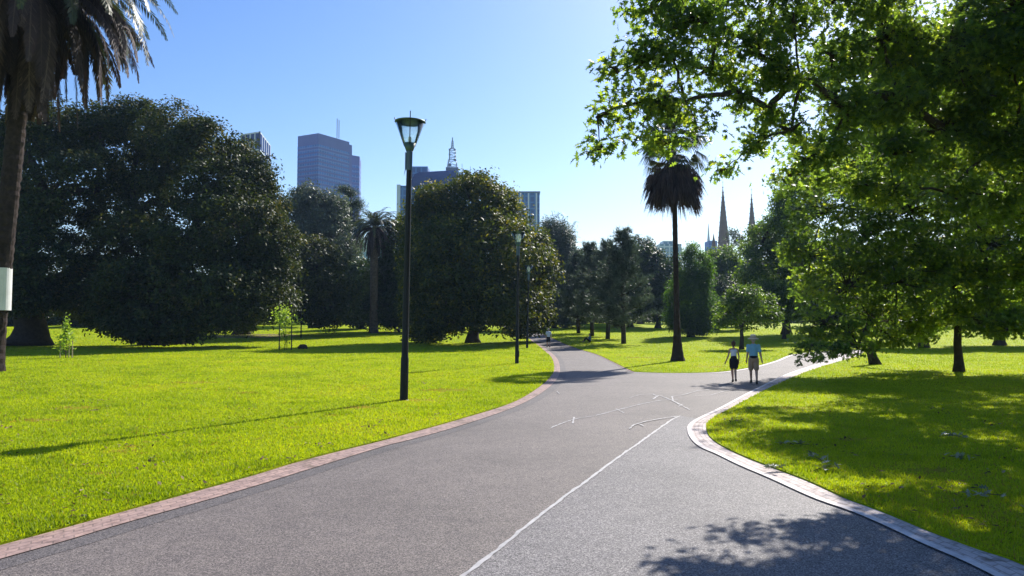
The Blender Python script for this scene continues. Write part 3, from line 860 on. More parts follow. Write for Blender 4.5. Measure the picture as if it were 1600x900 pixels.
tree('oak_tree', 'tall oak at the right edge whose high crown shades the right lawn', (22.5, 25.5, 0),
     WB((17, 22.5, 7.5, 3.2, 2.2), (19, 19, 8.5, 3.2, 2.3), (14.0, 24, 9.5, 2.4, 1.8), (20, 26, 10.5, 4, 2.6), (24, 22, 9, 4, 3), (17.5, 19.5, 12, 3.2, 2.2), (24, 27, 13, 4, 3), (12.0, 24.2, 7.6, 1.3, .9), (26, 17, 9, 4, 3), (20, 15.5, 7.0, 2.6, 1.8), (13.2, 27, 11.5, 1.8, 1.4), (11.2, 20.5, 8.2, 1.3, .9), (12.6, 22, 9, 1.6, 1.2), (14.4, 26, 8.5, 1.5, 1.1), (10.8, 18.0, 8.6, 1.0, .8), (13.5, 18.5, 10, 1.6, 1.2), (16, 16, 8, 1.8, 1.3), (17.5, 22, 5.6, 2.0, 1.2), (10.4, 22.8, 8.3, .9, .6), (12, 26.8, 8.4, 1.4, .8), (15.5, 29, 8.6, 2, 1.2), (12, 19.5, 7.6, 1.4, .9), (14.5, 21, 7.6, 1.6, 1), (11.8, 15.8, 7.4, 1.2, .8), (14, 17, 6.8, 1.5, .9)),
     'oak', 'oak', .22, 3.2, .42, 26, .5, fork=4.2, seed=43, twigs=.5, up=.5, flat=.45, bark='darkbark')
tree('oak_tree', 'near oak overhanging from the top right, its branch tips reaching out over the path', (14.5, 11.5, 0),
     B(11, (1018, 12, 38, 26, -1), (1060, -14, 40, 20, -1), (1140, -10, 44, 24), (1215, -12, 44, 24), (1300, 5, 50, 30, 1), (1390, -5, 50, 30, 1), (1075, 30, 44, 30, -1), (968, 112, 26, 14, -1), (1010, 95, 34, 24, -1), (1052, 95, 40, 30, -1), (934, 182, 24, 13, -1), (978, 165, 30, 20, -1), (1022, 160, 36, 24, -1), (1070, 160, 36, 24, -.5), (936, 232, 15, 9, -1), (1000, 215, 24, 13, -1), (1045, 222, 34, 14, -.5), (1095, 205, 18, 12, -.5),
       (1110, 110, 34, 26), (1130, 40, 44, 34), (1130, 266, 12, 10, 0), (1160, 150, 26, 16), (1185, 85, 46, 34), (1200, 170, 24, 18), (1240, 40, 50, 36), (1250, 125, 44, 32), (1236, 205, 28, 18), (1300, 85, 50, 38, 1), (1320, 170, 52, 34, 1), (1300, 235, 40, 18, 1), (1380, 60, 60, 48, 2), (1400, 150, 60, 44, 2), (1385, 240, 50, 30, 2), (1490, 90, 70, 56, 2), (1480, 210, 60, 40, 3), (1590, 80, 70, 60, 2), (1590, 220, 70, 50, 3), (1195, 215, 22, 14), (1172, 236, 11, 8), (1258, 250, 26, 16, 1), (1232, 272, 18, 13, 1), (1295, 278, 30, 16, 2), (1340, 290, 34, 20, 2), (1400, 300, 40, 22, 2), (1480, 300, 46, 26, 3), (1560, 310, 50, 30, 4))
     + WB((7.3, 14.2, 7.2, .9, .6), (8.4, 13.6, 6.8, 1.0, .7), (9.5, 13.5, 8.0, 1.5, 1.2), (12, 14, 10, 2.5, 2), (9, 10.5, 10, 2, 1.6), (13, 9, 9, 3, 2), (17, 12, 10, 3, 2.4)),
     'oak', 'oak', .145, 18, .26, 18, .45, fork=3.6, seed=44, twigs=.6, up=.55, bark='darkbark', flat=.7, limb_k=.22)

# ------------------------------------------------------------------ palms
def date_palm(label, base, h, seed, nf, fl, tr, lean=(0, 0), band=False, nl=46, group=None, lw=.035, ndead=None):
    rng = np.random.default_rng(seed)
    base = np.array(base, float)
    root = empty('date_palm', base); tag(root, label, 'palm tree', group)
    mbk = MB()
    zz = np.linspace(0, h, 90)
    a = np.arange(18) * 2 * np.pi / 18
    V = []
    for i, z in enumerate(zz):
        t = z / h
        r = tr * (1 + .45 * math.exp(-z * 1.6) + .30 * max(0, (t - .88) / .12)) * (1 + (.035 if i % 2 else -.02))
        rr = r * (1 + rng.normal(0, .03, 18))
        V.append(np.stack([lean[0] * t + rr * np.cos(a), lean[1] * t + rr * np.sin(a), np.full(18, z - (.2 if i == 0 else 0))], 1))
    V = np.concatenate(V); Fs = []
    for i in range(len(zz) - 1):
        for j in range(18):
            Fs.append((i * 18 + j, i * 18 + (j + 1) % 18, (i + 1) * 18 + (j + 1) % 18, (i + 1) * 18 + j))
    mbk.add(V, Fs)
    mbk.build('trunk', M['palmbark'] if not band else M['bigpalmbark'], root)
    if band:
        m2 = MB()
        m2.lathe([(tr * 1.13, 0), (tr * 1.13, 1.95), (tr * 1.11, 1.95), (tr * 1.11, 0), (tr * 1.13, 0)], 28, cap=False)
        m2.build('trunk_band', M['band'], root, smooth=False, loc=(lean[0] * .22, lean[1] * .22, 2.85))
    top = np.array((lean[0], lean[1], h))
    def fronds(n, e0, e1, L0, L1, mat, nm, hang):
        VV = []; FF = []; RR = []; k0 = 0
        for i in range(n):
            az = i * 2.399963 + rng.uniform(-.25, .25); e = R(rng.uniform(e0, e1)); L = fl * rng.uniform(L0, L1)
            s = np.linspace(0, 1, 15)
            bend = (1.55 + rng.uniform(-.2, .35)) * (1.0 if not hang else .9)
            ang = e - bend * s ** 1.3
            ang = np.maximum(ang, -R(87))
            dx = np.cos(ang); dz = np.sin(ang)
            ho = np.concatenate(([0], np.cumsum((dx[1:] + dx[:-1]) / 2))) * L / 14
            ve = np.concatenate(([0], np.cumsum((dz[1:] + dz[:-1]) / 2))) * L / 14
            hd = np.array((math.cos(az), math.sin(az), 0)); sd_ = np.array((-math.sin(az), math.cos(az), 0))
            P = top + ho[:, None] * hd + ve[:, None] * np.array((0, 0, 1)) + sd_ * (rng.normal(0, .03) * L * s[:, None] ** 2)
            Tn = dx[:, None] * hd + dz[:, None] * np.array((0, 0, 1))
            # rachis ribbon
            w = np.linspace(.05, .008, 15)[:, None] * (fl / 5)
            VV.append(np.concatenate([P - sd_ * w, P + sd_ * w])); FF.append(np.array([(j, j + 1, j + 16, j + 15) for j in range(14)]) + k0); k0 += 30
            rb = np.clip(rng.normal(.45, .22), 0, 1); RR.append(np.full(30, min(1, rb + .3)))
            # leaflets
            q = np.linspace(.12, 1, nl); pi_ = np.stack([np.interp(q, s, P[:, c]) for c in range(3)], 1); ti = np.stack([np.interp(q, s, Tn[:, c]) for c in range(3)], 1)
            ll = fl * .105 * np.sin(np.pi * np.clip(q * .86 + .12, 0, 1)) ** .6
            for sg in (-1, 1):
                nrm = np.cross(ti, sd_)
                d = sd_ * sg * .75 + ti * .62 + rng.normal(0, .12, (nl, 3)) + nrm * 0 - np.array((0, 0, 1)) * (.30 if not hang else .75)
                d /= np.linalg.norm(d, axis=1)[:, None]
                l = (ll * rng.uniform(.8, 1.15, nl))[:, None]
                wv = np.cross(d, nrm); wv /= np.linalg.norm(wv, axis=1)[:, None] + 1e-9
                lwv = lw * fl / 5 * (1 if not hang else 1.3)
                v = np.stack([pi_, pi_ + d * l * .45 + wv * lwv, pi_ + d * l - np.array((0, 0, .05)) * l, pi_ + d * l * .45 - wv * lwv], 1).reshape(-1, 3)
                VV.append(v); FF.append(np.arange(nl * 4).reshape(-1, 4) + k0); k0 += nl * 4
                RR.append(np.repeat(np.clip(rb + rng.normal(0, .12, nl), 0, 1), 4))
        np_mesh(nm, np.concatenate(VV), [np.concatenate(FF)], mat, root, rnd=np.concatenate(RR))
    fronds(nf, -5, 82, .85, 1.1, M['frond'], 'crown', False)
    fronds(ndead or int(nf * .55), -70, 5, .75, 1.05, M['deadfrond'], 'dead_fronds', True)
    return root

date_palm('huge date palm at the left edge with a pale tin band round its trunk', gx(-9, 34), 18.6, 51, 120, 7.2, .39, lean=(1.2, 0), band=True, nl=120, ndead=120, lw=.020)
date_palm('distant date palm left of the nearest lamp, in front of the evergreens', gx(584, 95), 13.6, 52, 64, 4.3, .50, nl=40, lw=.06)

def fan_palm(label, base, h):
    rng = np.random.default_rng(61)
    base = np.array(base, float)
    root = empty('fan_palm', base); tag(root, label, 'palm tree')
    lean = -.12
    mbk = MB()
    zz = np.linspace(-.1, h, 60); a = np.arange(14) * 2 * np.pi / 14
    V = []
    for i, z in enumerate(zz):
        r = (.145 + .26 * math.exp(-max(z, 0) * .9)) * (1 + (.03 if i % 2 else -.02)) * (1 + .1 * (1 - z / h))
        rr = r * (1 + rng.normal(0, .03, 14))
        V.append(np.stack([lean * (z / h) + rr * np.cos(a), rr * np.sin(a), np.full(14, z)], 1))
    Fs = [(i * 14 + j, i * 14 + (j + 1) % 14, (i + 1) * 14 + (j + 1) % 14, (i + 1) * 14 + j) for i in range(59) for j in range(14)]
    mbk.add(np.concatenate(V), Fs); mbk.build('trunk', M['bigpalmbark'], root)
    VV = []; FF = []; RR = []; k0 = 0
    top = np.array((lean, 0, h))
    def quadstrip(p, q, w, r, side=None):
        nonlocal k0
        d = q - p
        s_ = side if side is not None else np.cross(d, rng.normal(0, 1, 3)); s_ = s_ / (np.linalg.norm(s_) + 1e-9) * w
        VV.append(np.array([p - s_, p + s_, q + s_ * .25, q - s_ * .25])); FF.append([(k0, k0 + 1, k0 + 2, k0 + 3)]); k0 += 4; RR.append([r] * 4)
    nstalk = 330
    for i in range(nstalk):
        az = i * 2.399963; lay = rng.random()
        z0 = -.65 - lay * 1.5
        L = rng.uniform(.45, 1.5) * (1.12 - .12 * lay)
        el = R(rng.uniform(-5, 30))
        hd = np.array((math.cos(az), math.sin(az), 0))
        P = [top + np.array((0, 0, z0))]
        for s in np.linspace(.2, 1, 5):
            P.append(top + np.array((0, 0, z0)) + hd * (L * s) + np.array((0, 0, 1)) * (math.tan(el) * L * s - 1.05 * L * s ** 2.2))
        rb = np.clip(rng.normal(.4, .2), 0, 1)
        for j in range(5): quadstrip(P[j], P[j + 1], .022, rb * .7)
        e = P[-1]
        for j in range(15):
            o = rng.normal(0, .14, 3) * np.array((1, 1, .6))
            ln = rng.uniform(.45, 1.0)
            q = e + o * 1.2 + np.array((rng.normal(0, .05), rng.normal(0, .05), -ln)) + hd * .06
            quadstrip(e + o * .6 - hd * .15, q, rng.uniform(.02, .04), np.clip(rb + rng.normal(0, .12), 0, 1))
    np_mesh('dead_skirt', np.concatenate(VV), [np.concatenate([np.array(f) for f in FF])], M['deadfrond'], root, rnd=np.concatenate(RR))
    VV = []; FF = []; RR = []; k0 = 0
    for i in range(46):
        az = i * 2.399963; el = R(-38 + 118 * (i / 46) ** .9)
        L = rng.uniform(1.2, 1.75)
        hd = np.array((math.cos(az), math.sin(az), 0)); d0 = hd * math.cos(el) + np.array((0, 0, math.sin(el)))
        p0 = top + np.array((0, 0, rng.uniform(-.2, .5))); p1 = p0 + d0 * L * .55; p2 = p0 + d0 * L - np.array((0, 0, .12 * L * math.cos(el)))
        quadstrip(p0, p1, .03, .3); quadstrip(p1, p2, .025, .3)
        d = p2 - p1; d /= np.linalg.norm(d)
        sd_ = np.cross(d, (0, 0, 1.0)); sd_ /= np.linalg.norm(sd_) + 1e-9
        rb = np.clip(rng.normal(.4, .18), 0, 1)
        for th in np.linspace(-1.55, 1.55, 26):
            dd = d * math.cos(th) + sd_ * math.sin(th)
            ln = rng.uniform(.8, 1.0) * (1 - .12 * abs(th))
            m_ = p2 + dd * ln * .6; q = p2 + dd * ln + np.array((0, 0, -.28 - .12 * math.cos(el) + rng.normal(0, .04)))
            quadstrip(p2, m_, .042, rb, np.cross(dd, np.cross(d, sd_))); quadstrip(m_, q, .036, np.clip(rb + .1, 0, 1), np.cross(dd, np.cross(d, sd_)))
    np_mesh('crown', np.concatenate(VV), [np.concatenate([np.array(f) for f in FF])], M['frond'], root, rnd=np.concatenate(RR))
    return root
fan_palm('tall slim fan palm with shaggy dead skirt on the lawn between the two paths', gx(1058, 43.8), 12.9)

# ------------------------------------------------------------------ street lamps
LG = 'park lamps with glass cone heads along the left path'
def make_lamp():
    root = empty('street_lamp'); H = 8.0
    p = MB(); p.lathe([(.118, -.05), (.118, .0), (.112, 1.2), (.098, 1.25), (.085, 4), (.075, H - 1.05), (.075, H - .98)], 16); p.build('pole', M['pole'], root, smooth=True)
    b = MB(); b.lathe([(.155, 0), (.16, .03), (.13, .05)], 16); b.build('base_plate', M['pole'], root)
    h = MB(); h.box((.02, -.128, .62), (.09, .015, .34)); h.build('access_door', M['pole'], root)
    c = MB(); c.lathe([(.082, H - 1.45), (.088, H - 1.42), (.088, H - .93), (.10, H - .90)], 16); c.build('collar', M['bluegrey'], root, smooth=True)
    for k in range(3):
        a = R(200 + 120 * k); f = MB()
        V = []
        for q in (-.006, .006):
            for r_, z_ in ((.086, H - .95), (.125, H - .93), (.12, H - 1.42), (.145, H - 1.62), (.086, H - 1.40)):
                V.append((r_ * math.cos(a) - q * math.sin(a), r_ * math.sin(a) + q * math.cos(a), z_))
        f.add(V, [(4, 3, 2, 1, 0), (5, 6, 7, 8, 9)] + [(i, (i + 1) % 5, 5 + (i + 1) % 5, 5 + i) for i in range(5)])
        f.build('fin', M['bluegrey'], root)
    u = MB(); u.lathe([(.09, H - .90), (.10, H - .89), (.185, H - .67), (.175, H - .67), (.095, H - .86)], 24, cap=False); u.lathe([(.10, H - .87), (.17, H - .69)], 24); u.build('cup', M['green_metal'], root, smooth=True)
    g = MB(); g.lathe([(.186, H - .665), (.418, H - .075), (.412, H - .075), (.181, H - .665)], 40, cap=False); g.build('glass_cone', M['glass'], root, smooth=True)
    l = MB(); l.lathe([(.0, H - .075), (.43, H - .07), (.445, H - .055), (.44, H - .035), (.20, H - .02), (.0, H - .015)], 40); l.build('lid', M['green_metal'], root, smooth=True)
    t = MB(); t.lathe([(.05, H - .68), (.05, H - .50), (.0, H - .45)], 12); t.build('bulb', M['whitecloth'], root, smooth=True)
    for k in range(3):
        a = R(158 + 120 * k); r_ = MB()
        r_.tube([(.17 * math.cos(a), .17 * math.sin(a), H - .74), (.525 * math.cos(a), .525 * math.sin(a), H + .13)], .013 if k != 2 else .012, 8)
        r_.build('rod', M['pole'], root)
    return root
lamp = make_lamp()
p0 = G(631, 627); lamp.location = p0; tag(lamp, 'nearest and tallest looking lamp, standing alone on the left lawn', 'street lamp', LG)
lamp.rotation_euler = (0, R(.9), 0); lamp.scale = (1.02,) * 3
p1 = gx(807.5, 41); l2 = copy_tree(lamp); l2.location = p1; l2['label'] = 'middle lamp of the three, in front of the right side of the magnolia'; l2.rotation_euler = (0, R(2.0), R(70)); l2.scale = (.925,) * 3
p2 = gx(823.5, 65); l3 = copy_tree(lamp); l3.location = p2; l3['label'] = 'farthest and smallest lamp, near the walker on the left path'; l3.rotation_euler = (0, R(1.3), R(20)); l3.scale = (.92,) * 3

# thin dark post far on the left lawn
mb = MB(); mb.tube([(0, 0, -.05), (0, 0, 6.6)], (.075, .05), 10)
rt = empty('lamp_post', gx(471, 84)); tag(rt, 'thin dark post on the far left lawn behind the staked sapling', 'post')
mb.build('pole', M['pole'], rt); mb = MB(); mb.lathe([(.06, 6.6), (.22, 7.1), (.23, 7.13), (.0, 7.18)], 14); mb.build('lamp_head', M['green_metal'], rt)

# ------------------------------------------------------------------ saplings with stakes
def sapling(label, base, h, stakes, mat, blobs, seed, smat):
    rng = np.random.default_rng(seed); base = np.array(base, float)
    root = empty('sapling', base); tag(root, label, 'sapling')
    mbk = MB(); mbk.tube([(0, 0, -.05), (.02, 0, h * .5), (0, .02, h * .92)], (.03, .022, .01), 6)
    C = []
    for (x, z, rx, rz, n) in blobs:
        C.append(np.array((x, 0, z)) + rng.normal(0, .5, (n, 3)) * np.array((rx, rx, rz)))
        for _ in range(4):
            e = np.array((x, 0, z)) + rng.normal(0, .5, 3) * np.array((rx, rx, rz)); mbk.tube([(0, 0, max(.3, z - .5)), tuple(e)], (.012, .004), 4)
    mbk.build('trunk', M['bark'], root)
    C = np.concatenate(C); V, Fc, rn = leaves(C, rng.uniform(.15, .30, len(C)), 'oval', rng)
    np_mesh('crown', V, [Fc], M[mat], root, rnd=rn)
    for (x, y, hh, r) in stakes:
        s = MB(); s.tube([(x, y, -.05), (x * .97, y, hh)], (r, r * .9), 6); s.build('stake', M[smat], root)
    return root
sapling('small pale sapling between timber stakes in front of the left fig trunk', gx(105, 48), 2.4, [(-.34, -.05, 1.45, .035), (.42, .0, 1.15, .04), (.02, .3, 1.0, .03)], 'young',
        [(0, 1.9, .22, .8, 150), (.05, 1.4, .5, .6, 170), (-.1, .9, .5, .6, 90)], 71, 'stake')
sapling('bright yellow green staked sapling on the lawn in front of the right fig', gx(446, 61.5), 3.3, [(-.47, 0, 2.2, .05), (.55, 0, 3.5, .05), (.08, .3, 1.2, .03)], 'young',
        [(-.15, 3.0, .75, .75, 260), (.1, 2.45, 1.0, .5, 220), (-.2, 1.5, .35, 1.2, 110), (.3, 1.0, .4, .6, 40)], 72, 'darkstake')

# ------------------------------------------------------------------ small things on the ground
rg = random.Random(9)
def rock(name, label, cat, base, sx, sy, sz, mat, seed):
    bm = bmesh.new(); bmesh.ops.create_icosphere(bm, subdivisions=3, radius=1)
    r2 = np.random.default_rng(seed); ph = r2.uniform(0, 6, 6)
    for v in bm.verts:
        k = 1 + .16 * math.sin(v.co.x * 3 + ph[0]) * math.cos(v.co.y * 2.6 + ph[1]) + .09 * math.sin(v.co.z * 7 + ph[2] + v.co.x * 5)
        v.co = Vector((v.co.x * sx * k, v.co.y * sy * k, max(-.3, v.co.z) * sz * k))
    me = bpy.data.meshes.new(name); bm.to_mesh(me); bm.free(); me.materials.append(mat)
    for p in me.polygons: p.use_smooth = True
    o = bpy.data.objects.new(name, me); o.location = tuple(base); COL.objects.link(o)
    return tag(o, label, cat)
b0 = G(128, 816); rock('stone', 'small rounded stone on the brick edging at lower left', 'stone', b0 + np.array((0, .05, .03)), .05, .04, .04, M['stone'], 1)
b0 = gx(461, 63.5); rock('tree_stump', 'low dark stump lying on the lawn right behind the staked sapling', 'stump', b0 + np.array((.7, 0, .12)), .42, .3, .34, M['darkbark'], 2)
for k, (px, hh, s) in enumerate(((486, .9, 'left'), (497, 1.15, 'right'))):
    o = rock('low_shrub', s + ' one of two small dark round shrubs on the far left lawn', 'shrub', gx(px, 112) + np.array((0, 0, .3)), hh * .55, .5, hh, M['cypress'], 5 + k)
# mulch bed beneath the sapling group
a_ = gx(395, 88)
V = [(a_[0] + 5.0 * math.cos(t) * (1 + .1 * math.sin(3 * t)), a_[1] + 5 * math.sin(t), 0) for t in np.linspace(0, 2 * math.pi, 30, endpoint=False)]
sheet('mulch_bed', V, .046, M['brown'])

r3 = np.random.default_rng(21); PL = []
for _ in range(170):
    side = r3.random() < .5
    y0 = 7 * (4.2 ** r3.random()); x0 = r3.uniform(-.72, .72) * y0
    k = r3.integers(1, 14); PL.append(np.stack([x0 + r3.normal(0, .22, k), y0 + r3.normal(0, .16, k)], 1))
PL = np.concatenate(PL)
ok = pip(left_poly, PL[:, 0], PL[:, 1]) | pip(right_poly, PL[:, 0], PL[:, 1])
PL = PL[ok]
V, Fc, rn = leaves(np.column_stack([PL, np.full(len(PL), .075)]), r3.uniform(.04, .10, len(PL)), 'oval', r3, up=2.5)
tag(np_mesh('leaf_litter', V, [Fc], M['litter'], rnd=rn), kind='stuff')

def twig(label, px, py, seed, s=1.0):
    r2 = np.random.default_rng(seed); base = G(px, py) + np.array((0, 0, .06))
    root = empty('fallen_twig', base, r2.uniform(0, 6)); tag(root, label, 'twig', 'leafy twigs fallen on the right lawn')
    m = MB(); m.tube([(-.25 * s, 0, .0), (0, .03, .03), (.25 * s, -.02, .02)], (.006, .005, .003), 5); m.build('stem', M['bark'], root)
    n = 9; C = np.stack([np.linspace(-.15, .3, n) * s, r2.normal(0, .06, n), r2.uniform(.02, .07, n)], 1)
    V, Fc, rn = leaves(C, np.full(n, .15), 'oak', r2, up=1.2); np_mesh('leaf_spray', V, [Fc], M['paleleaf'], root, rnd=rn)
twig('leafy twig nearest the tip of the right kerb', 1242, 700, 1)
twig('fallen leafy twig left of centre in the lawn shade', 1278, 723, 2)
twig('pale fallen twig lying in a sunny patch of the right lawn', 1288, 740, 3)
twig('fallen twig farthest back on the right lawn', 1486, 688, 4, .8)
twig('fallen twig right of centre in deep shade', 1496, 722, 5, .8)
twig('fallen twig nearest the camera on the right lawn', 1540, 782, 6)
twig('leafy sprig lying on the right brick edging', 1214, 739, 7, .6)

# ------------------------------------------------------------------ people
def capsule_mesh(segs, voxel):
    bm = bmesh.new()
    for p, q, r0, r1, *fl in segs:
        p = Vector(p); q = Vector(q); d = q - p; L = max(d.length, 1e-4)
        rot = d.to_track_quat('Z', 'Y').to_matrix().to_4x4()
        sy = fl[0] if fl else 1.0     # depth flattening in world y
        rings = []
        nseg = 12
        for k in range(5): a = -math.pi / 2 + k * math.pi / 8; rings.append((r0 * math.cos(a), r0 * math.sin(a)))
        for k in range(5): a = k * math.pi / 8; rings.append((r1 * math.cos(a), L + r1 * math.sin(a)))
        vs_ = []
        for r_, z_ in rings:
            row = []
            for j in range(nseg):
                t = j * 2 * math.pi / nseg
                v = rot @ Vector((max(r_, 1e-4) * math.cos(t), max(r_, 1e-4) * math.sin(t), z_)) 
                v = v + p
                cy = (p + d * min(max(z_ / L, 0), 1)).y
                v.y = cy + (v.y - cy) * sy
                row.append(bm.verts.new(v))
            vs_.append(row)
        for i in range(len(vs_) - 1):
            for j in range(nseg): bm.faces.new((vs_[i][j], vs_[i][(j + 1) % nseg], vs_[i + 1][(j + 1) % nseg], vs_[i + 1][j]))
        bm.faces.new(vs_[0][::-1]); bm.faces.new(vs_[-1])
    me = bpy.data.meshes.new('tmp'); bm.to_mesh(me); bm.free()
    o = bpy.data.objects.new('tmp', me); COL.objects.link(o)
    md = o.modifiers.new('r', 'REMESH'); md.mode = 'VOXEL'; md.voxel_size = voxel
    s2 = o.modifiers.new('s', 'SMOOTH'); s2.factor = .5; s2.iterations = 2
    dg = bpy.context.evaluated_depsgraph_get()
    out = bpy.data.meshes.new_from_object(o.evaluated_get(dg))
    bpy.data.objects.remove(o)
    out.polygons.foreach_set('use_smooth', np.ones(len(out.polygons), bool))
    return out

def part(name, segs, mat, root, voxel=.012):
    me = capsule_mesh(segs, voxel); me.name = name; me.materials.clear(); me.materials.append(mat)
    o = bpy.data.objects.new(name, me); COL.objects.link(o); o.parent = root
    return o

def hand(w, d, s=1.0):
    """palm and five fingers hanging from wrist w along direction d (unit), thumb forward (+y)"""
    w = np.array(w); d = np.array(d, float); d /= np.linalg.norm(d)
    f = np.array((0, 1, 0.)); f -= d * f.dot(d); f /= np.linalg.norm(f)
    segs = [(w, w + d * .075 * s, .024 * s, .034 * s), (w + d * .05 * s - f * .02, w + d * .085 * s - f * .022, .02 * s, .02 * s), (w + d * .05 * s + f * .02, w + d * .085 * s + f * .022, .02 * s, .02 * s)]
    inward = np.cross(d, f)
    for k, ln in enumerate((.070, .080, .075, .058)):
        b = w + d * .088 * s + f * (.036 - .024 * k) * s
        m_ = b + d * ln * .55 * s + inward * .004
        segs += [(b, m_, .0105, .010), (m_, m_ + d * ln * .45 * s + inward * .02, .010, .0085)]
    b = w + d * .03 * s + f * .03 * s
    m_ = b + (d * .6 + f * .7) * .04 * s
    segs += [(b, m_, .014, .012), (m_, m_ + (d * .9 + f * .3) * .035 * s, .012, .010)]
    return segs

def standing(label, loc, rz, h, kind):
    """walking figure seen from behind (it faces local +y)"""
    root = empty('person', loc, rz); tag(root, label, 'person')
    s = h / 1.78
    P = lambda x, y, z: (x * s, y * s, z * s)
    fem = kind == 'woman'
    sw = .155 if fem else .185
    hipw = .095 if fem else .09
    fL = P(-.085, .16, .10) if not fem else P(-.03, .17, .09); fR = P(.095, -.14, .09) if not fem else P(.05, -.20, .13)
    kL = P(-.095, .13, .50) if not fem else P(-.055, .13, .49); kR = P(.10, .02, .50) if not fem else P(.06, .02, .50)
    hL = P(-hipw, 0, .92); hR = P(hipw, 0, .92)
    segs = [
        (P(0, 0, .95), P(0, 0, 1.15), .135 * s if not fem else .13 * s, .125 * s if not fem else .11 * s, .75),
        (P(0, 0, 1.15), P(0, .01, 1.36), .13 * s if not fem else .11 * s, .14 * s if not fem else .115 * s, .72),
        (P(-sw * .75, 0, 1.40), P(sw * .75, 0, 1.40), .075 * s, .075 * s),
        (P(0, 0, 1.42), P(0, .02, 1.56), .056 * s if not fem else .047 * s, .052 * s if not fem else .045 * s),
        (P(0, .025, 1.63), P(0, .03, 1.69), .078 * s, .085 * s, 1.15), (P(0, .07, 1.585), P(0, .06, 1.62), .045 * s, .05 * s),
        (P(0, .115, 1.63), P(0, .13, 1.615), .012, .016),                        # nose
        (P(-.085, .02, 1.645), P(-.088, .015, 1.62), .018, .014), (P(.085, .02, 1.645), P(.088, .015, 1.62), .018, .014),   # ears
        (hL, kL, .085 * s, .058 * s), (hR, kR, .085 * s, .058 * s),
        (kL, fL, .058 * s, .036 * s), (kR, fR, .058 * s, .036 * s),
        ((np.array(kL) + np.array(P(0, -.015, -.12))), (np.array(kL) * .5 + np.array(fL) * .5), .05 * s, .042 * s),
        ((np.array(kR) + np.array(P(0, -.025, -.12))), (np.array(kR) * .5 + np.array(fR) * .5), .05 * s, .042 * s),
        (fL, np.array(fL) + np.array(P(-.01, .13, -.055)), .036 * s, .026 * s), (fR, np.array(fR) + np.array(P(.01, .12, -.065)), .036 * s, .026 * s),
    ]
    out = .08 if fem else .025
    eL = P(-sw - out, -.02, 1.12); wL = P(-sw - out - (.09 if fem else .03), .10, .88); eR = P(sw + .06, -.05, 1.12); wR = P(sw + (.10 if not fem else .06), -.10 if not fem else .08, .89)
    SL = P(-sw, 0, 1.42); SR = P(sw, 0, 1.42)
    ar = .048 if not fem else .038
    segs += [(SL, eL, ar * s * 1.1, ar * s * .9), (eL, wL, ar * s * .9, .026 * s), (SR, eR, ar * s * 1.1, ar * s * .9), (eR, wR, ar * s * .9, .026 * s)]
    segs += hand(wL, np.array(wL) - np.array(eL), s) + hand(wR, np.array(wR) - np.array(eR), s)
    part('body', segs, M['skin'], root, .010)
    g = 1.0
    if kind == 'woman':
        part('top', [(P(0, 0, 1.10), P(0, .01, 1.34), .128 * s, .128 * s, .78), (P(-.10, 0, 1.38), P(.10, 0, 1.38), .082 * s, .082 * s)], M['whitecloth'], root)
        part('waistband', [(P(0, 0, 1.06), P(0, 0, 1.10), .135 * s, .13 * s, .82)], M['blackcloth'], root)
        part('skirt', [(P(0, 0, .98), P(0, 0, 1.0), .155 * s, .15 * s, .82), (P(-.07, .02, .94), P(-.065, .05, .68), .12 * s, .115 * s), (P(.07, 0, .94), P(.075, 0, .68), .12 * s, .115 * s), (P(0, 0, .94), P(0, .03, .70), .13 * s, .12 * s)], M['blackcloth'], root)
        part('hair', [(P(0, .0, 1.66), P(0, .0, 1.70), .092 * s, .095 * s), (P(0, -.085, 1.75), P(0, -.09, 1.78), .055 * s, .045 * s), (P(0, -.03, 1.60), P(0, -.02, 1.64), .06 * s, .07 * s)], M['hair'], root)
    else:
        tm = {'man': 'bluecloth', 'walker': 'greycloth'}[kind]
        part('shirt', [(P(0, 0, 1.0), P(0, 0, 1.15), .160 * s, .158 * s, .80), (P(0, 0, 1.15), P(0, .01, 1.35), .158 * s, .162 * s, .78), (P(-sw * .7, 0, 1.385), P(sw * .7, 0, 1.385), .088 * s, .088 * s), (P(-.05, 0, 1.44), P(.05, 0, 1.44), .06 * s, .06 * s),
                       (SL, np.array(SL) * .35 + np.array(eL) * .65, .066 * s, .070 * s), (SR, np.array(SR) * .35 + np.array(eR) * .65, .066 * s, .070 * s)], M[tm], root)
        part('shorts', [(P(0, 0, .93), P(0, 0, .99), .152 * s, .148 * s, .82), (hL, np.array(hL) * .15 + np.array(kL) * .85, .105 * s, .098 * s), (hR, np.array(hR) * .15 + np.array(kR) * .85, .105 * s, .098 * s)], M['khaki' if kind == 'man' else 'blackcloth'], root)
        part('belt', [(P(0, 0, 1.005), P(0, 0, 1.01), .163 * s, .163 * s, .82)], M['blackcloth'], root, .01) if kind == 'man' else None
        part('hair', [(P(0, .0, 1.66), P(0, .005, 1.70), .088 * s, .092 * s), (P(0, -.03, 1.60), P(0, -.02, 1.64), .055 * s, .07 * s)], M['greyhair'], root)
        if kind == 'man':
            hh = MB(); hh.lathe([(.0, 1.835 * s), (.06 * s, 1.85 * s), (.095 * s, 1.83 * s), (.108 * s, 1.75 * s), (.112 * s, 1.725 * s), (.20 * s, 1.69 * s), (.205 * s, 1.665 * s), (.11 * s, 1.69 * s)], 24, c=(0, .01, 0), cap=False)
            ht = hh.build('hat', M['hat'], root, smooth=True)
            bb = MB(); bb.lathe([(.116 * s, 1.727 * s), (.113 * s, 1.765 * s), (.10 * s, 1.765 * s)], 24, c=(0, .01, 0), cap=False); bb.build('hat_band', M['khaki'], ht)
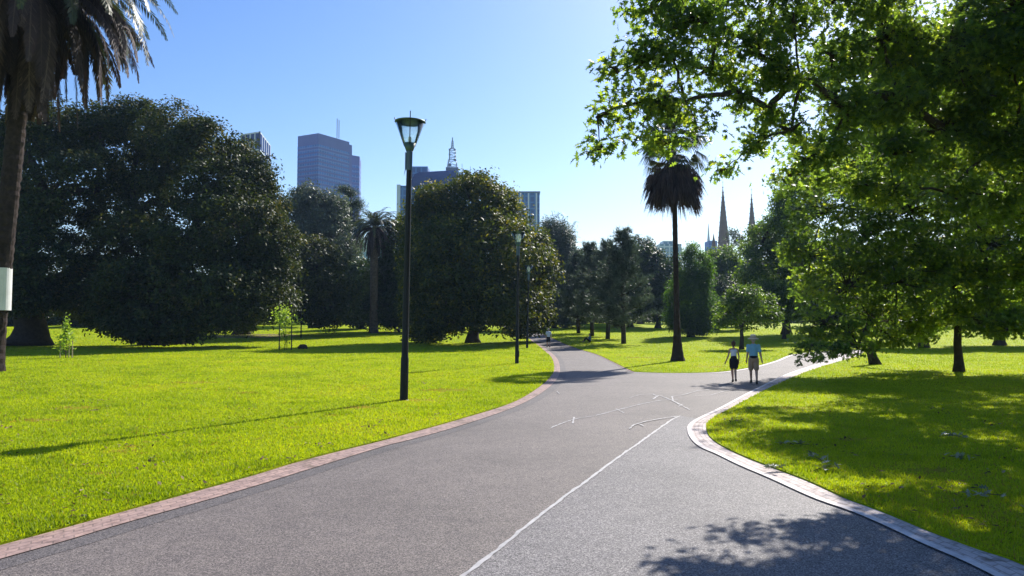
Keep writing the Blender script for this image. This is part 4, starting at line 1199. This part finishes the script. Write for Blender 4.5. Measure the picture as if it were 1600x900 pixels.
    for ft, sx in ((fL, -.01), (fR, .01)):
        tp_ = np.array(ft)
        part('shoe', [(tp_ + np.array((0, -.03, -.045)) * s, tp_ + np.array((sx, .13, -.062)) * s, .044 * s, .038 * s), (tp_ + np.array((0, -.03, -.0)) * s, tp_ + np.array((0, -.02, -.03)) * s, .045 * s, .045 * s)], M['shoe'], root, .01)
    return root

standing('man in wide straw hat, pale blue shirt and khaki shorts walking away', G(1178, 599.5) + np.array((0, 0, .006)), R(-14), 1.76, 'man')
standing('woman in white top and short black skirt with hair tied up, walking beside the man', G(1147, 597.5) + np.array((0, 0, .006)), R(-10), 1.56, 'woman')
standing('lone walker in pale grey shirt and dark shorts on the far left path', G(857, 542.5) + np.array((0, 0, .006)), R(8), 1.72, 'walker')

def sitting(label, loc, rz, top, legs, group=None):
    root = empty('person', loc, rz); tag(root, label, 'person', group)
    segs = [((0, 0, .14), (0, -.04, .50), .14, .14, .8), ((-.15, -.04, .56), (.15, -.04, .56), .07, .07), ((0, -.03, .58), (0, 0, .70), .05, .05), ((0, .02, .76), (0, .02, .80), .085, .09), ((0, .11, .76), (0, .12, .75), .012, .015),
            ((-.09, .02, .13), (-.14, .40, .42), .085, .058), ((.09, .02, .13), (.14, .40, .42), .085, .058), ((-.14, .40, .42), (-.12, .62, .08), .056, .036), ((.14, .40, .42), (.12, .62, .08), .056, .036),
            ((-.12, .62, .06), (-.13, .75, .04), .035, .028), ((.12, .62, .06), (.13, .75, .04), .035, .028),
            ((-.19, -.03, .55), (-.24, .14, .34), .045, .038), ((-.24, .14, .34), (-.13, .36, .46), .038, .026), ((.19, -.03, .55), (.24, .14, .34), .045, .038), ((.24, .14, .34), (.13, .36, .46), .038, .026)]
    segs += hand((-.13, .36, .46), (.3, .8, .0)) + hand((.13, .36, .46), (-.3, .8, .0))
    part('body', segs, M['skin'], root, .012)
    part('shirt', [((0, 0, .16), (0, -.04, .48), .165, .165, .85), ((-.15, -.04, .56), (.15, -.04, .56), .088, .088), ((-.19, -.03, .55), (-.24, .12, .37), .065, .06), ((.19, -.03, .55), (.24, .12, .37), .065, .06)], M[top], root)
    part('trousers', [((0, 0, .15), (0, 0, .18), .17, .16, .9), ((-.09, .02, .14), (-.14, .39, .43), .105, .08), ((.09, .02, .14), (.14, .39, .43), .105, .08), ((-.14, .40, .42), (-.12, .61, .12), .07, .05), ((.14, .40, .42), (.12, .61, .12), .07, .05)], M[legs], root)
    part('hair', [((0, -.01, .78), (0, .0, .82), .092, .095)], M['hair'], root)
    return root
sitting('person in blue sitting on the grass edge under the path pines', gx(921, 76) + np.array((0, 0, .03)), R(100), 'navycloth', 'blackcloth')
sitting('person in a white top sitting on the grass left of the nearest lamp pole', gx(624, 97) + np.array((0, 0, .03)), R(140), 'whitecloth', 'blackcloth')
sitting('person in a white top sitting on the grass right of the nearest lamp pole', gx(644, 98) + np.array((0, 0, .03)), R(220), 'greycloth', 'blackcloth')

# ------------------------------------------------------------------ distant buildings
def facade(name, wall, glass, gx_=2.0, gz=3.6, fx=.62, fz=.55, rough=.25):
    m, nt, out = new_mat(name)
    p = N(nt, 'ShaderNodeBsdfPrincipled')
    tc = N(nt, 'ShaderNodeTexCoord'); mp = N(nt, 'ShaderNodeMapping'); nt.links.new(tc.outputs['UV'], mp.inputs[0])
    br = N(nt, 'ShaderNodeTexBrick'); br.offset = 0.0; nt.links.new(mp.outputs[0], br.inputs['Vector'])
    br.inputs['Scale'].default_value = 1; br.inputs['Brick Width'].default_value = gx_; br.inputs['Row Height'].default_value = gz
    br.inputs['Mortar Size'].default_value = (1 - fz) * gz * .28; br.inputs['Mortar Smooth'].default_value = .05
    br.inputs['Color1'].default_value = (*glass, 1); br.inputs['Color2'].default_value = (*[g * .7 for g in glass], 1); br.inputs['Mortar'].default_value = (*wall, 1)
    nt.links.new(br.outputs[0], p.inputs['Base Color'])
    r = ramp(nt, br.outputs['Fac'], [(0, (rough,) * 3), (1, (.8,) * 3)]); nt.links.new(r, p.inputs['Roughness'])
    nt.links.new(p.outputs[0], out.inputs[0])
    return m
M['tower_f'] = facade('tower_facade', (.36, .25, .29), (.09, .14, .24), 1.6, 3.5)
M['mauve'] = simple('mauve_cladding', (.12, .14, .36), .9, var=.05, vscale=.1, spec=.1)
M['navy_clad'] = simple('dark_blue_cladding', (.006, .030, .15), .95, var=.1, vscale=.1, spec=.05)
M['blue_glass'] = facade('blue_glass_facade', (.13, .19, .46), (.04, .15, .50), 2.2, 2.1, rough=.6)
M['pale_clad'] = simple('pale_cladding', (.50, .56, .66), .6, var=.05, vscale=.2)
M['blue_clad'] = facade('blue_clad_facade', (.05, .16, .42), (.02, .09, .30), 3.0, 3.6, rough=.6)
M['bstone'] = simple('brown_sandstone', (.15, .095, .085), .9, var=.15, vscale=.3)
M['steel'] = simple('grey_steel', (.12, .16, .22), .5)
M['pale_glass'] = facade('pale_glass_facade', (.45, .52, .60), (.20, .32, .45), 3, 3.4)  # pale frames around blue grey panes

def block(name, A, Bp, depth, z0, z1, mat, parent, chamfer=0.0):
    """box with front wall from A to Bp (plan points, left to right) and given depth; wall UVs in metres"""
    A = np.array(A, float); Bp = np.array(Bp, float); u = (Bp - A); L = np.linalg.norm(u); u /= L; n = np.array((-u[1], u[0]))
    C_ = Bp + n * depth; D = A + n * depth
    ring = [A, Bp, C_, D]
    V = []; Fs = []; UV = []
    per = [L, depth, L, depth]; s0 = 0
    for i in range(4):
        a, b = ring[i], ring[(i + 1) % 4]
        k = len(V)
        V += [(a[0], a[1], z0), (b[0], b[1], z0), (b[0], b[1], z1), (a[0], a[1], z1)]
        UV += [(s0, z0), (s0 + per[i], z0), (s0 + per[i], z1), (s0, z1)]; Fs.append((k, k + 1, k + 2, k + 3)); s0 += per[i]
    k = len(V); V += [(p[0], p[1], z1) for p in ring]; UV += [(0, 0)] * 4; Fs.append((k, k + 1, k + 2, k + 3))
    o_ = np.array(parent.location) if parent is not None else np.zeros(3)
    return np_mesh(name, np.array(V) - o_, [np.array(Fs)], mat, parent, uv=UV)

def XY(px, d): return ((px - 800) / F * d, d)
def Z(py, d): return float(at(800, py, d)[2])

# tall pair of towers
t1 = empty('office_tower', (*XY(494, 500), 0)); tag(t1, 'tall mauve and blue glass office tower with twin roof masts above the left figs', 'tower')
A_, B_, C1 = np.array((-149.0, 508.5)), np.array(XY(494, 500)), np.array(XY(543, 524.6))
V2 = [(A_[0], A_[1]), (B_[0], B_[1]), (C1[0], C1[1]), tuple(A_ + C1 - B_)]
def prism(name, ring, z0, z1, mat, parent):
    ring = [np.array(p, float) for p in ring]; V = []; Fs = []; UV = []; s0 = 0
    for i in range(len(ring)):
        a, b = ring[i], ring[(i + 1) % len(ring)]; k = len(V); l = np.linalg.norm(b - a)
        V += [(a[0], a[1], z0), (b[0], b[1], z0), (b[0], b[1], z1), (a[0], a[1], z1)]; UV += [(s0, z0), (s0 + l, z0), (s0 + l, z1), (s0, z1)]; Fs.append([k, k + 1, k + 2, k + 3]); s0 += l
    F4 = [np.array(Fs)]
    k = len(V); V += [(p[0], p[1], z1) for p in ring]; UV += [(0, 0)] * len(ring); F4.append(np.array([list(range(k, k + len(ring)))]))
    o_ = np.array(parent.location) if parent is not None else np.zeros(3)
    return np_mesh(name, np.array(V) - o_, F4, mat, parent, uv=UV)
def grow(ring, g):
    c = np.mean(np.array(ring), 0); return [tuple(c + (np.array(p) - c) * (1 + g / max(1e-6, np.linalg.norm(np.array(p) - c)))) for p in ring]
zt = Z(208, 500)
prism('wall', V2, 0, zt, M['mauve'], t1)
for i in range(36):
    z = zt - 9.5 - i * 3.1
    prism('window_band', grow(V2, .12), z, z + 1.9, M['blue_glass'], t1)
m = MB(); m.tube([(0, 0, 0), (0, 0, 14)], .28, 6); m.build('mast', M['steel'], t1, loc=np.array((*XY(523.5, 512), zt - .5)) - np.array(t1.location))
m = MB(); m.tube([(0, 0, 0), (0, 0, 13)], .28, 6); m.build('mast', M['steel'], t1, loc=np.array((*XY(526.5, 512), zt - .5)) - np.array(t1.location))
block('stair_core', XY(542, 527), XY(547.5, 530), 8, 0, Z(226, 528), M['mauve'], t1)
t2 = empty('office_tower', (*XY(553, 545), 0)); tag(t2, 'narrower and lower mauve office tower hugging the right side of the tall one', 'tower')
V3 = [XY(545, 540), XY(559.5, 545), XY(562, 565), XY(547, 560)]
prism('wall', V3, 0, Z(243, 542), M['mauve'], t2)
for i in range(28):
    z = Z(243, 542) - 9 - i * 3.7
    prism('window_band', grow(V3, .12), z, z + 2.0, M['blue_glass'], t2)

t3 = empty('office_tower', (*XY(400, 460), 0)); tag(t3, 'dark glass office block with white frames peeping above the left figs', 'tower')
V4 = [XY(372, 462), XY(401.5, 455), XY(418, 490), XY(390, 497)]
zt3 = Z(205.5, 455)
prism('wall', V4, 0, zt3, M['navy_clad'], t3)
for i in range(8):
    prism('frame', grow(V4, .35), zt3 - .8 - i * 11, zt3 - i * 11, M['pale_clad'], t3)
for a, b, n in ((V4[0], V4[1], 4), (V4[1], V4[2], 5)):
    for i in range(n + 1):
        q = np.array(a) * (1 - i / n) + np.array(b) * i / n
        mm = MB(); mm.box((0, 0, zt3 - 45), (.7, .7, 90)); mm.build('mullion', M['pale_clad'], t3, loc=(q[0] - t3.location.x, q[1] - t3.location.y - .2, 0))

# dark blue broadcast building with lattice mast
D = 400
b3 = empty('office_building', (*XY(680, D), 0)); tag(b3, 'dark blue flat roofed building with a lattice mast, behind the nearest lamp', 'building')
def poly_wall(name, pts, d, depth, mat, parent):
    """upright slab whose front outline is given by photo points, real thickness behind it"""
    P = [at(px, py, d) for px, py in pts]; n = len(P)
    V = np.array(P + [p + np.array((0, depth, 0)) for p in P]) - np.array(parent.location)
    Fs = [np.array([list(range(n))]), np.array([list(range(2 * n - 1, n - 1, -1))]), np.array([(i, i + n, (i + 1) % n + n, (i + 1) % n) for i in range(n)])]
    return np_mesh(name, V, Fs, mat, parent)
poly_wall('upper_wall', [(643, 295), (712, 295), (712, 266), (690, 267), (655, 269), (648, 272), (642, 283)], D, 30, M['navy_clad'], b3)
block('wall', XY(640, D + 1), XY(712, D + 1), 30, 0, Z(295, D), M['blue_clad'], b3)
poly_wall('side_wing', [(712, 420), (745, 420), (745, 283), (712, 266)], D + 2, 30, M['pale_clad'], b3)
block('penthouse', XY(640, D + 8), XY(667, D + 8), 10, Z(272, D), Z(260, D + 8), M['blue_clad'], b3)
for i in range(5):
    mm = MB(); mm.box((0, 0, 0), (.9, .6, 16)); q = XY(658.5 + i * 9.5, D - .1); mm.build('window_frame', M['pale_clad'], b3, loc=np.array((q[0], q[1], Z(290, D) - 8)) - np.array(b3.location))
# lattice mast
ms = MB(); q = np.array((*XY(706, D + 12), Z(267, D + 12)))
def lat(z0, z1, w0, w1, n):
    for i in range(4):
        sx, sy = ((-1, -1), (1, -1), (1, 1), (-1, 1))[i]
        ms.tube([(sx * w0, sy * w0, z0), (sx * w1, sy * w1, z1)], .16, 5)
    for k in range(n + 1):
        t = k / n; w = w0 * (1 - t) + w1 * t; z = z0 * (1 - t) + z1 * t
        for i in range(4):
            a, b = ((-1, -1), (1, -1), (1, 1), (-1, 1))[i], ((-1, -1), (1, -1), (1, 1), (-1, 1))[(i + 1) % 4]
            ms.tube([(a[0] * w, a[1] * w, z), (b[0] * w, b[1] * w, z)], .13, 4)
            if k < n:
                t2 = (k + 1) / n; w2 = w0 * (1 - t2) + w1 * t2; z2 = z0 * (1 - t2) + z1 * t2
                ms.tube([(a[0] * w, a[1] * w, z), (b[0] * w2, b[1] * w2, z2)], .09, 4)
lat(0, 6, 2.9, 2.1, 2); lat(6, 12, 1.7, 1.6, 3); lat(12, 13, 1.6, .6, 1); lat(13, 17, .6, .35, 3)
ms.tube([(0, 0, 17), (0, 0, 19)], .3, 6)
ms.box((0, 0, .8), (7, 5, 1.6)); ms.box((-1.2, -2, 3), (1.6, 1.2, 1.4)); ms.box((1.3, -2, 6), (1.2, 1, .8)); ms.box((-1.4, -1.6, 9), (1, 1, .7)); ms.box((1.5, -1.5, 11.6), (.9, .9, .9)); ms.box((-1.5, -1.5, 11.7), (.9, .9, .9))
ms.build('lattice_mast', M['steel'], b3, loc=q - np.array(b3.location))
for px, py in ((722, 256), (735, 260), (760, 264)):
    mm = MB(); mm.tube([(0, 0, 0), (0, 0, 8)], .12, 5); q = at(px, py, D + 10); mm.build('roof_aerial', M['steel'], b3, loc=q - np.array(b3.location) - np.array((0, 0, 8)))
b4 = empty('office_building', (*XY(630, 405), 0)); tag(b4, 'low blue glass block just left of the nearest lamp pole', 'building')
block('wall', XY(619, 398), XY(643, 398), 20, 0, Z(290, 398), M['blue_clad'], b4)
block('parapet', XY(618.5, 397.6), XY(624, 397.6), 20.8, Z(420, 398), Z(288.5, 398), M['pale_clad'], b4)
b5 = empty('office_building', (*XY(822, 420), 0)); tag(b5, 'flat topped blue building showing above the right shoulder of the magnolia', 'building')
block('wall', XY(795, 420), XY(843.5, 420), 25, 0, Z(301, 420), M['blue_clad'], b5)
block('parapet', XY(794, 419.6), XY(844.5, 419.6), 26, Z(301, 420) + .002, Z(299, 420), M['steel'], b5)
for px in (801, 813.5, 826, 838.5):
    mm = MB(); mm.box((0, 0, 0), (.8, .5, 60)); q = XY(px, 419.7); mm.build('mullion', M['pale_clad'], b5, loc=np.array((q[0], q[1], Z(302, 420) - 30)) - np.array(b5.location))
b6 = empty('low_building', (*XY(570, 250), 0)); tag(b6, 'low pale blue building glimpsed beneath the distant date palm crown', 'building')
block('wall', XY(535, 250), XY(612, 250), 12, 0, Z(403, 250), M['pale_glass'], b6)
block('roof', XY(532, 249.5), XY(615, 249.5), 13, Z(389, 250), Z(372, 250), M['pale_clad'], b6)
block('window_band', XY(534, 249.8), XY(613, 249.8), 12.4, Z(403, 250), Z(389, 250) - .002, M['pale_glass'], b6)
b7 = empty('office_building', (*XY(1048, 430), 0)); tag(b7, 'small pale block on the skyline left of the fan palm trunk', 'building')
block('wall', XY(1031, 430), XY(1066, 430), 14, 0, Z(381, 430), M['pale_glass'], b7); block('penthouse', XY(1037, 431), XY(1058, 431), 10, Z(381, 430) + .002, Z(376, 430), M['pale_glass'], b7)
b8 = empty('office_building', (*XY(1114, 430), 0)); tag(b8, 'small blue glass block with a needle mast left of the church spire', 'building')
block('wall', XY(1108.5, 430), XY(1122, 430), 9, 0, Z(376, 430), M['blue_glass'], b8)
mm = MB(); mm.lathe([(.9, 0), (.6, 3), (.12, 10)], 8); mm.build('mast', M['pale_clad'], b8, loc=np.array((*XY(1108.5, 431), Z(376, 430))) - np.array(b8.location))
b9 = empty('office_building', (*XY(1240, 440), 0)); tag(b9, 'hazy pale blue tower glimpsed through the oak leaves right of the spires', 'building')
block('wall', XY(1222, 440), XY(1262, 440), 20, 0, Z(324, 440), M['pale_glass'], b9)
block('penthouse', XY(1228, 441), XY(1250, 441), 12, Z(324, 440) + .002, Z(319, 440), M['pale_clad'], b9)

# cathedral
D = 330
ch = empty('cathedral', (*XY(1150, D), 0)); tag(ch, 'brown stone church with tall sharp spires above the trees right of the fan palm', 'church')
def spire(px, tip, basepy, wpx, nm='spire'):
    r = wpx / 2 * D / F; z0 = Z(basepy, D); z1 = Z(tip, D); q = np.array((*XY(px, D), z0)) - np.array(ch.location)
    m_ = MB(); m_.lathe([(r * 1.05, 0), (r, .01), (.10, z1 - z0 - 1.2), (.05, z1 - z0)], 8, phase=R(22.5))
    for k in range(8):
        a = R(22.5 + 45 * k)
        for j in range(14):
            t = (j + .5) / 14; rr = r * (1 - t) + .05
            m_.box((rr * math.cos(a), rr * math.sin(a), t * (z1 - z0)), (.28, .28, .35))
    m_.build(nm, M['bstone'], ch, loc=q)
    m2 = MB(); m2.tube([(0, 0, 0), (0, 0, 2.2)], .07, 5); m2.box((0, 0, 1.5), (.9, .1, .1)); m2.build('cross', M['steel'], ch, loc=q + np.array((0, 0, z1 - z0 - .2)))
    m3 = MB(); m3.box((0, 0, -z0 / 2 - .1 + 0), (r * 1.9, r * 1.9, z0)); m3.build('tower', M['bstone'], ch, loc=q)
    for sx in (-1, 1):
        for sy in (-1, 1):
            m4 = MB(); m4.lathe([(.55, -1), (.5, 1.5), (.03, 5.5)], 6, c=(sx * r * .95, sy * r * .95, 0)); m4.build('pinnacle', M['bstone'], ch, loc=q)
spire(1132, 289, 398, 21)
spire(1177, 301, 402, 20)
m4 = MB(); m4.lathe([(.9, 0), (.8, 2), (.03, 6.5)], 8); m4.build('spirelet', M['bstone'], ch, loc=np.array((*XY(1116.5, D), Z(387, D))) - np.array(ch.location))
mm = MB(); mm.box((0, 0, Z(405, D) / 2), (26, 18, Z(405, D))); mm.build('nave', M['bstone'], ch, loc=(8, 12, 0))

# far crane
cn = empty('construction_crane', (*XY(890, 380), 0)); tag(cn, 'faint pale tower crane on the skyline above the casuarinas', 'crane')
m = MB(); m.box((0, 0, Z(366, 380) / 2), (1.2, 1.2, Z(366, 380))); m.build('mast', M['pale_clad'], cn)
a = at(887, 368, 380) - np.array(cn.location); b = at(899, 346, 380) - np.array(cn.location)
m = MB()
for o_ in (-.5, .5): m.tube([a + (o_, 0, 0), b + (o_ * .8, 0, 0)], .14, 4)
for k in range(9):
    t = k / 9; m.tube([a * (1 - t) + b * t + (-.5, 0, 0), a * (1 - t - .11) + b * (t + .11) + (.5, 0, 0)], .1, 4)
m.tube([b, b + np.array((2, 0, -.5))], .12, 4); m.build('jib', M['pale_clad'], cn)

# ------------------------------------------------------------------ air
HAZE = 0.00015
if HAZE:
    mh, nt, out = new_mat('haze_air')
    pv = N(nt, 'ShaderNodeVolumePrincipled')
    pv.inputs['Color'].default_value = (.45, .66, 1.0, 1)
    pv.inputs['Density'].default_value = HAZE
    pv.inputs['Anisotropy'].default_value = .35
    nt.links.new(pv.outputs[0], out.inputs['Volume'])
    hb = MB(); hb.box((0, 1700, 90), (7200, 3900, 186)); h_ = hb.build('haze', mh); tag(h_, kind='stuff')
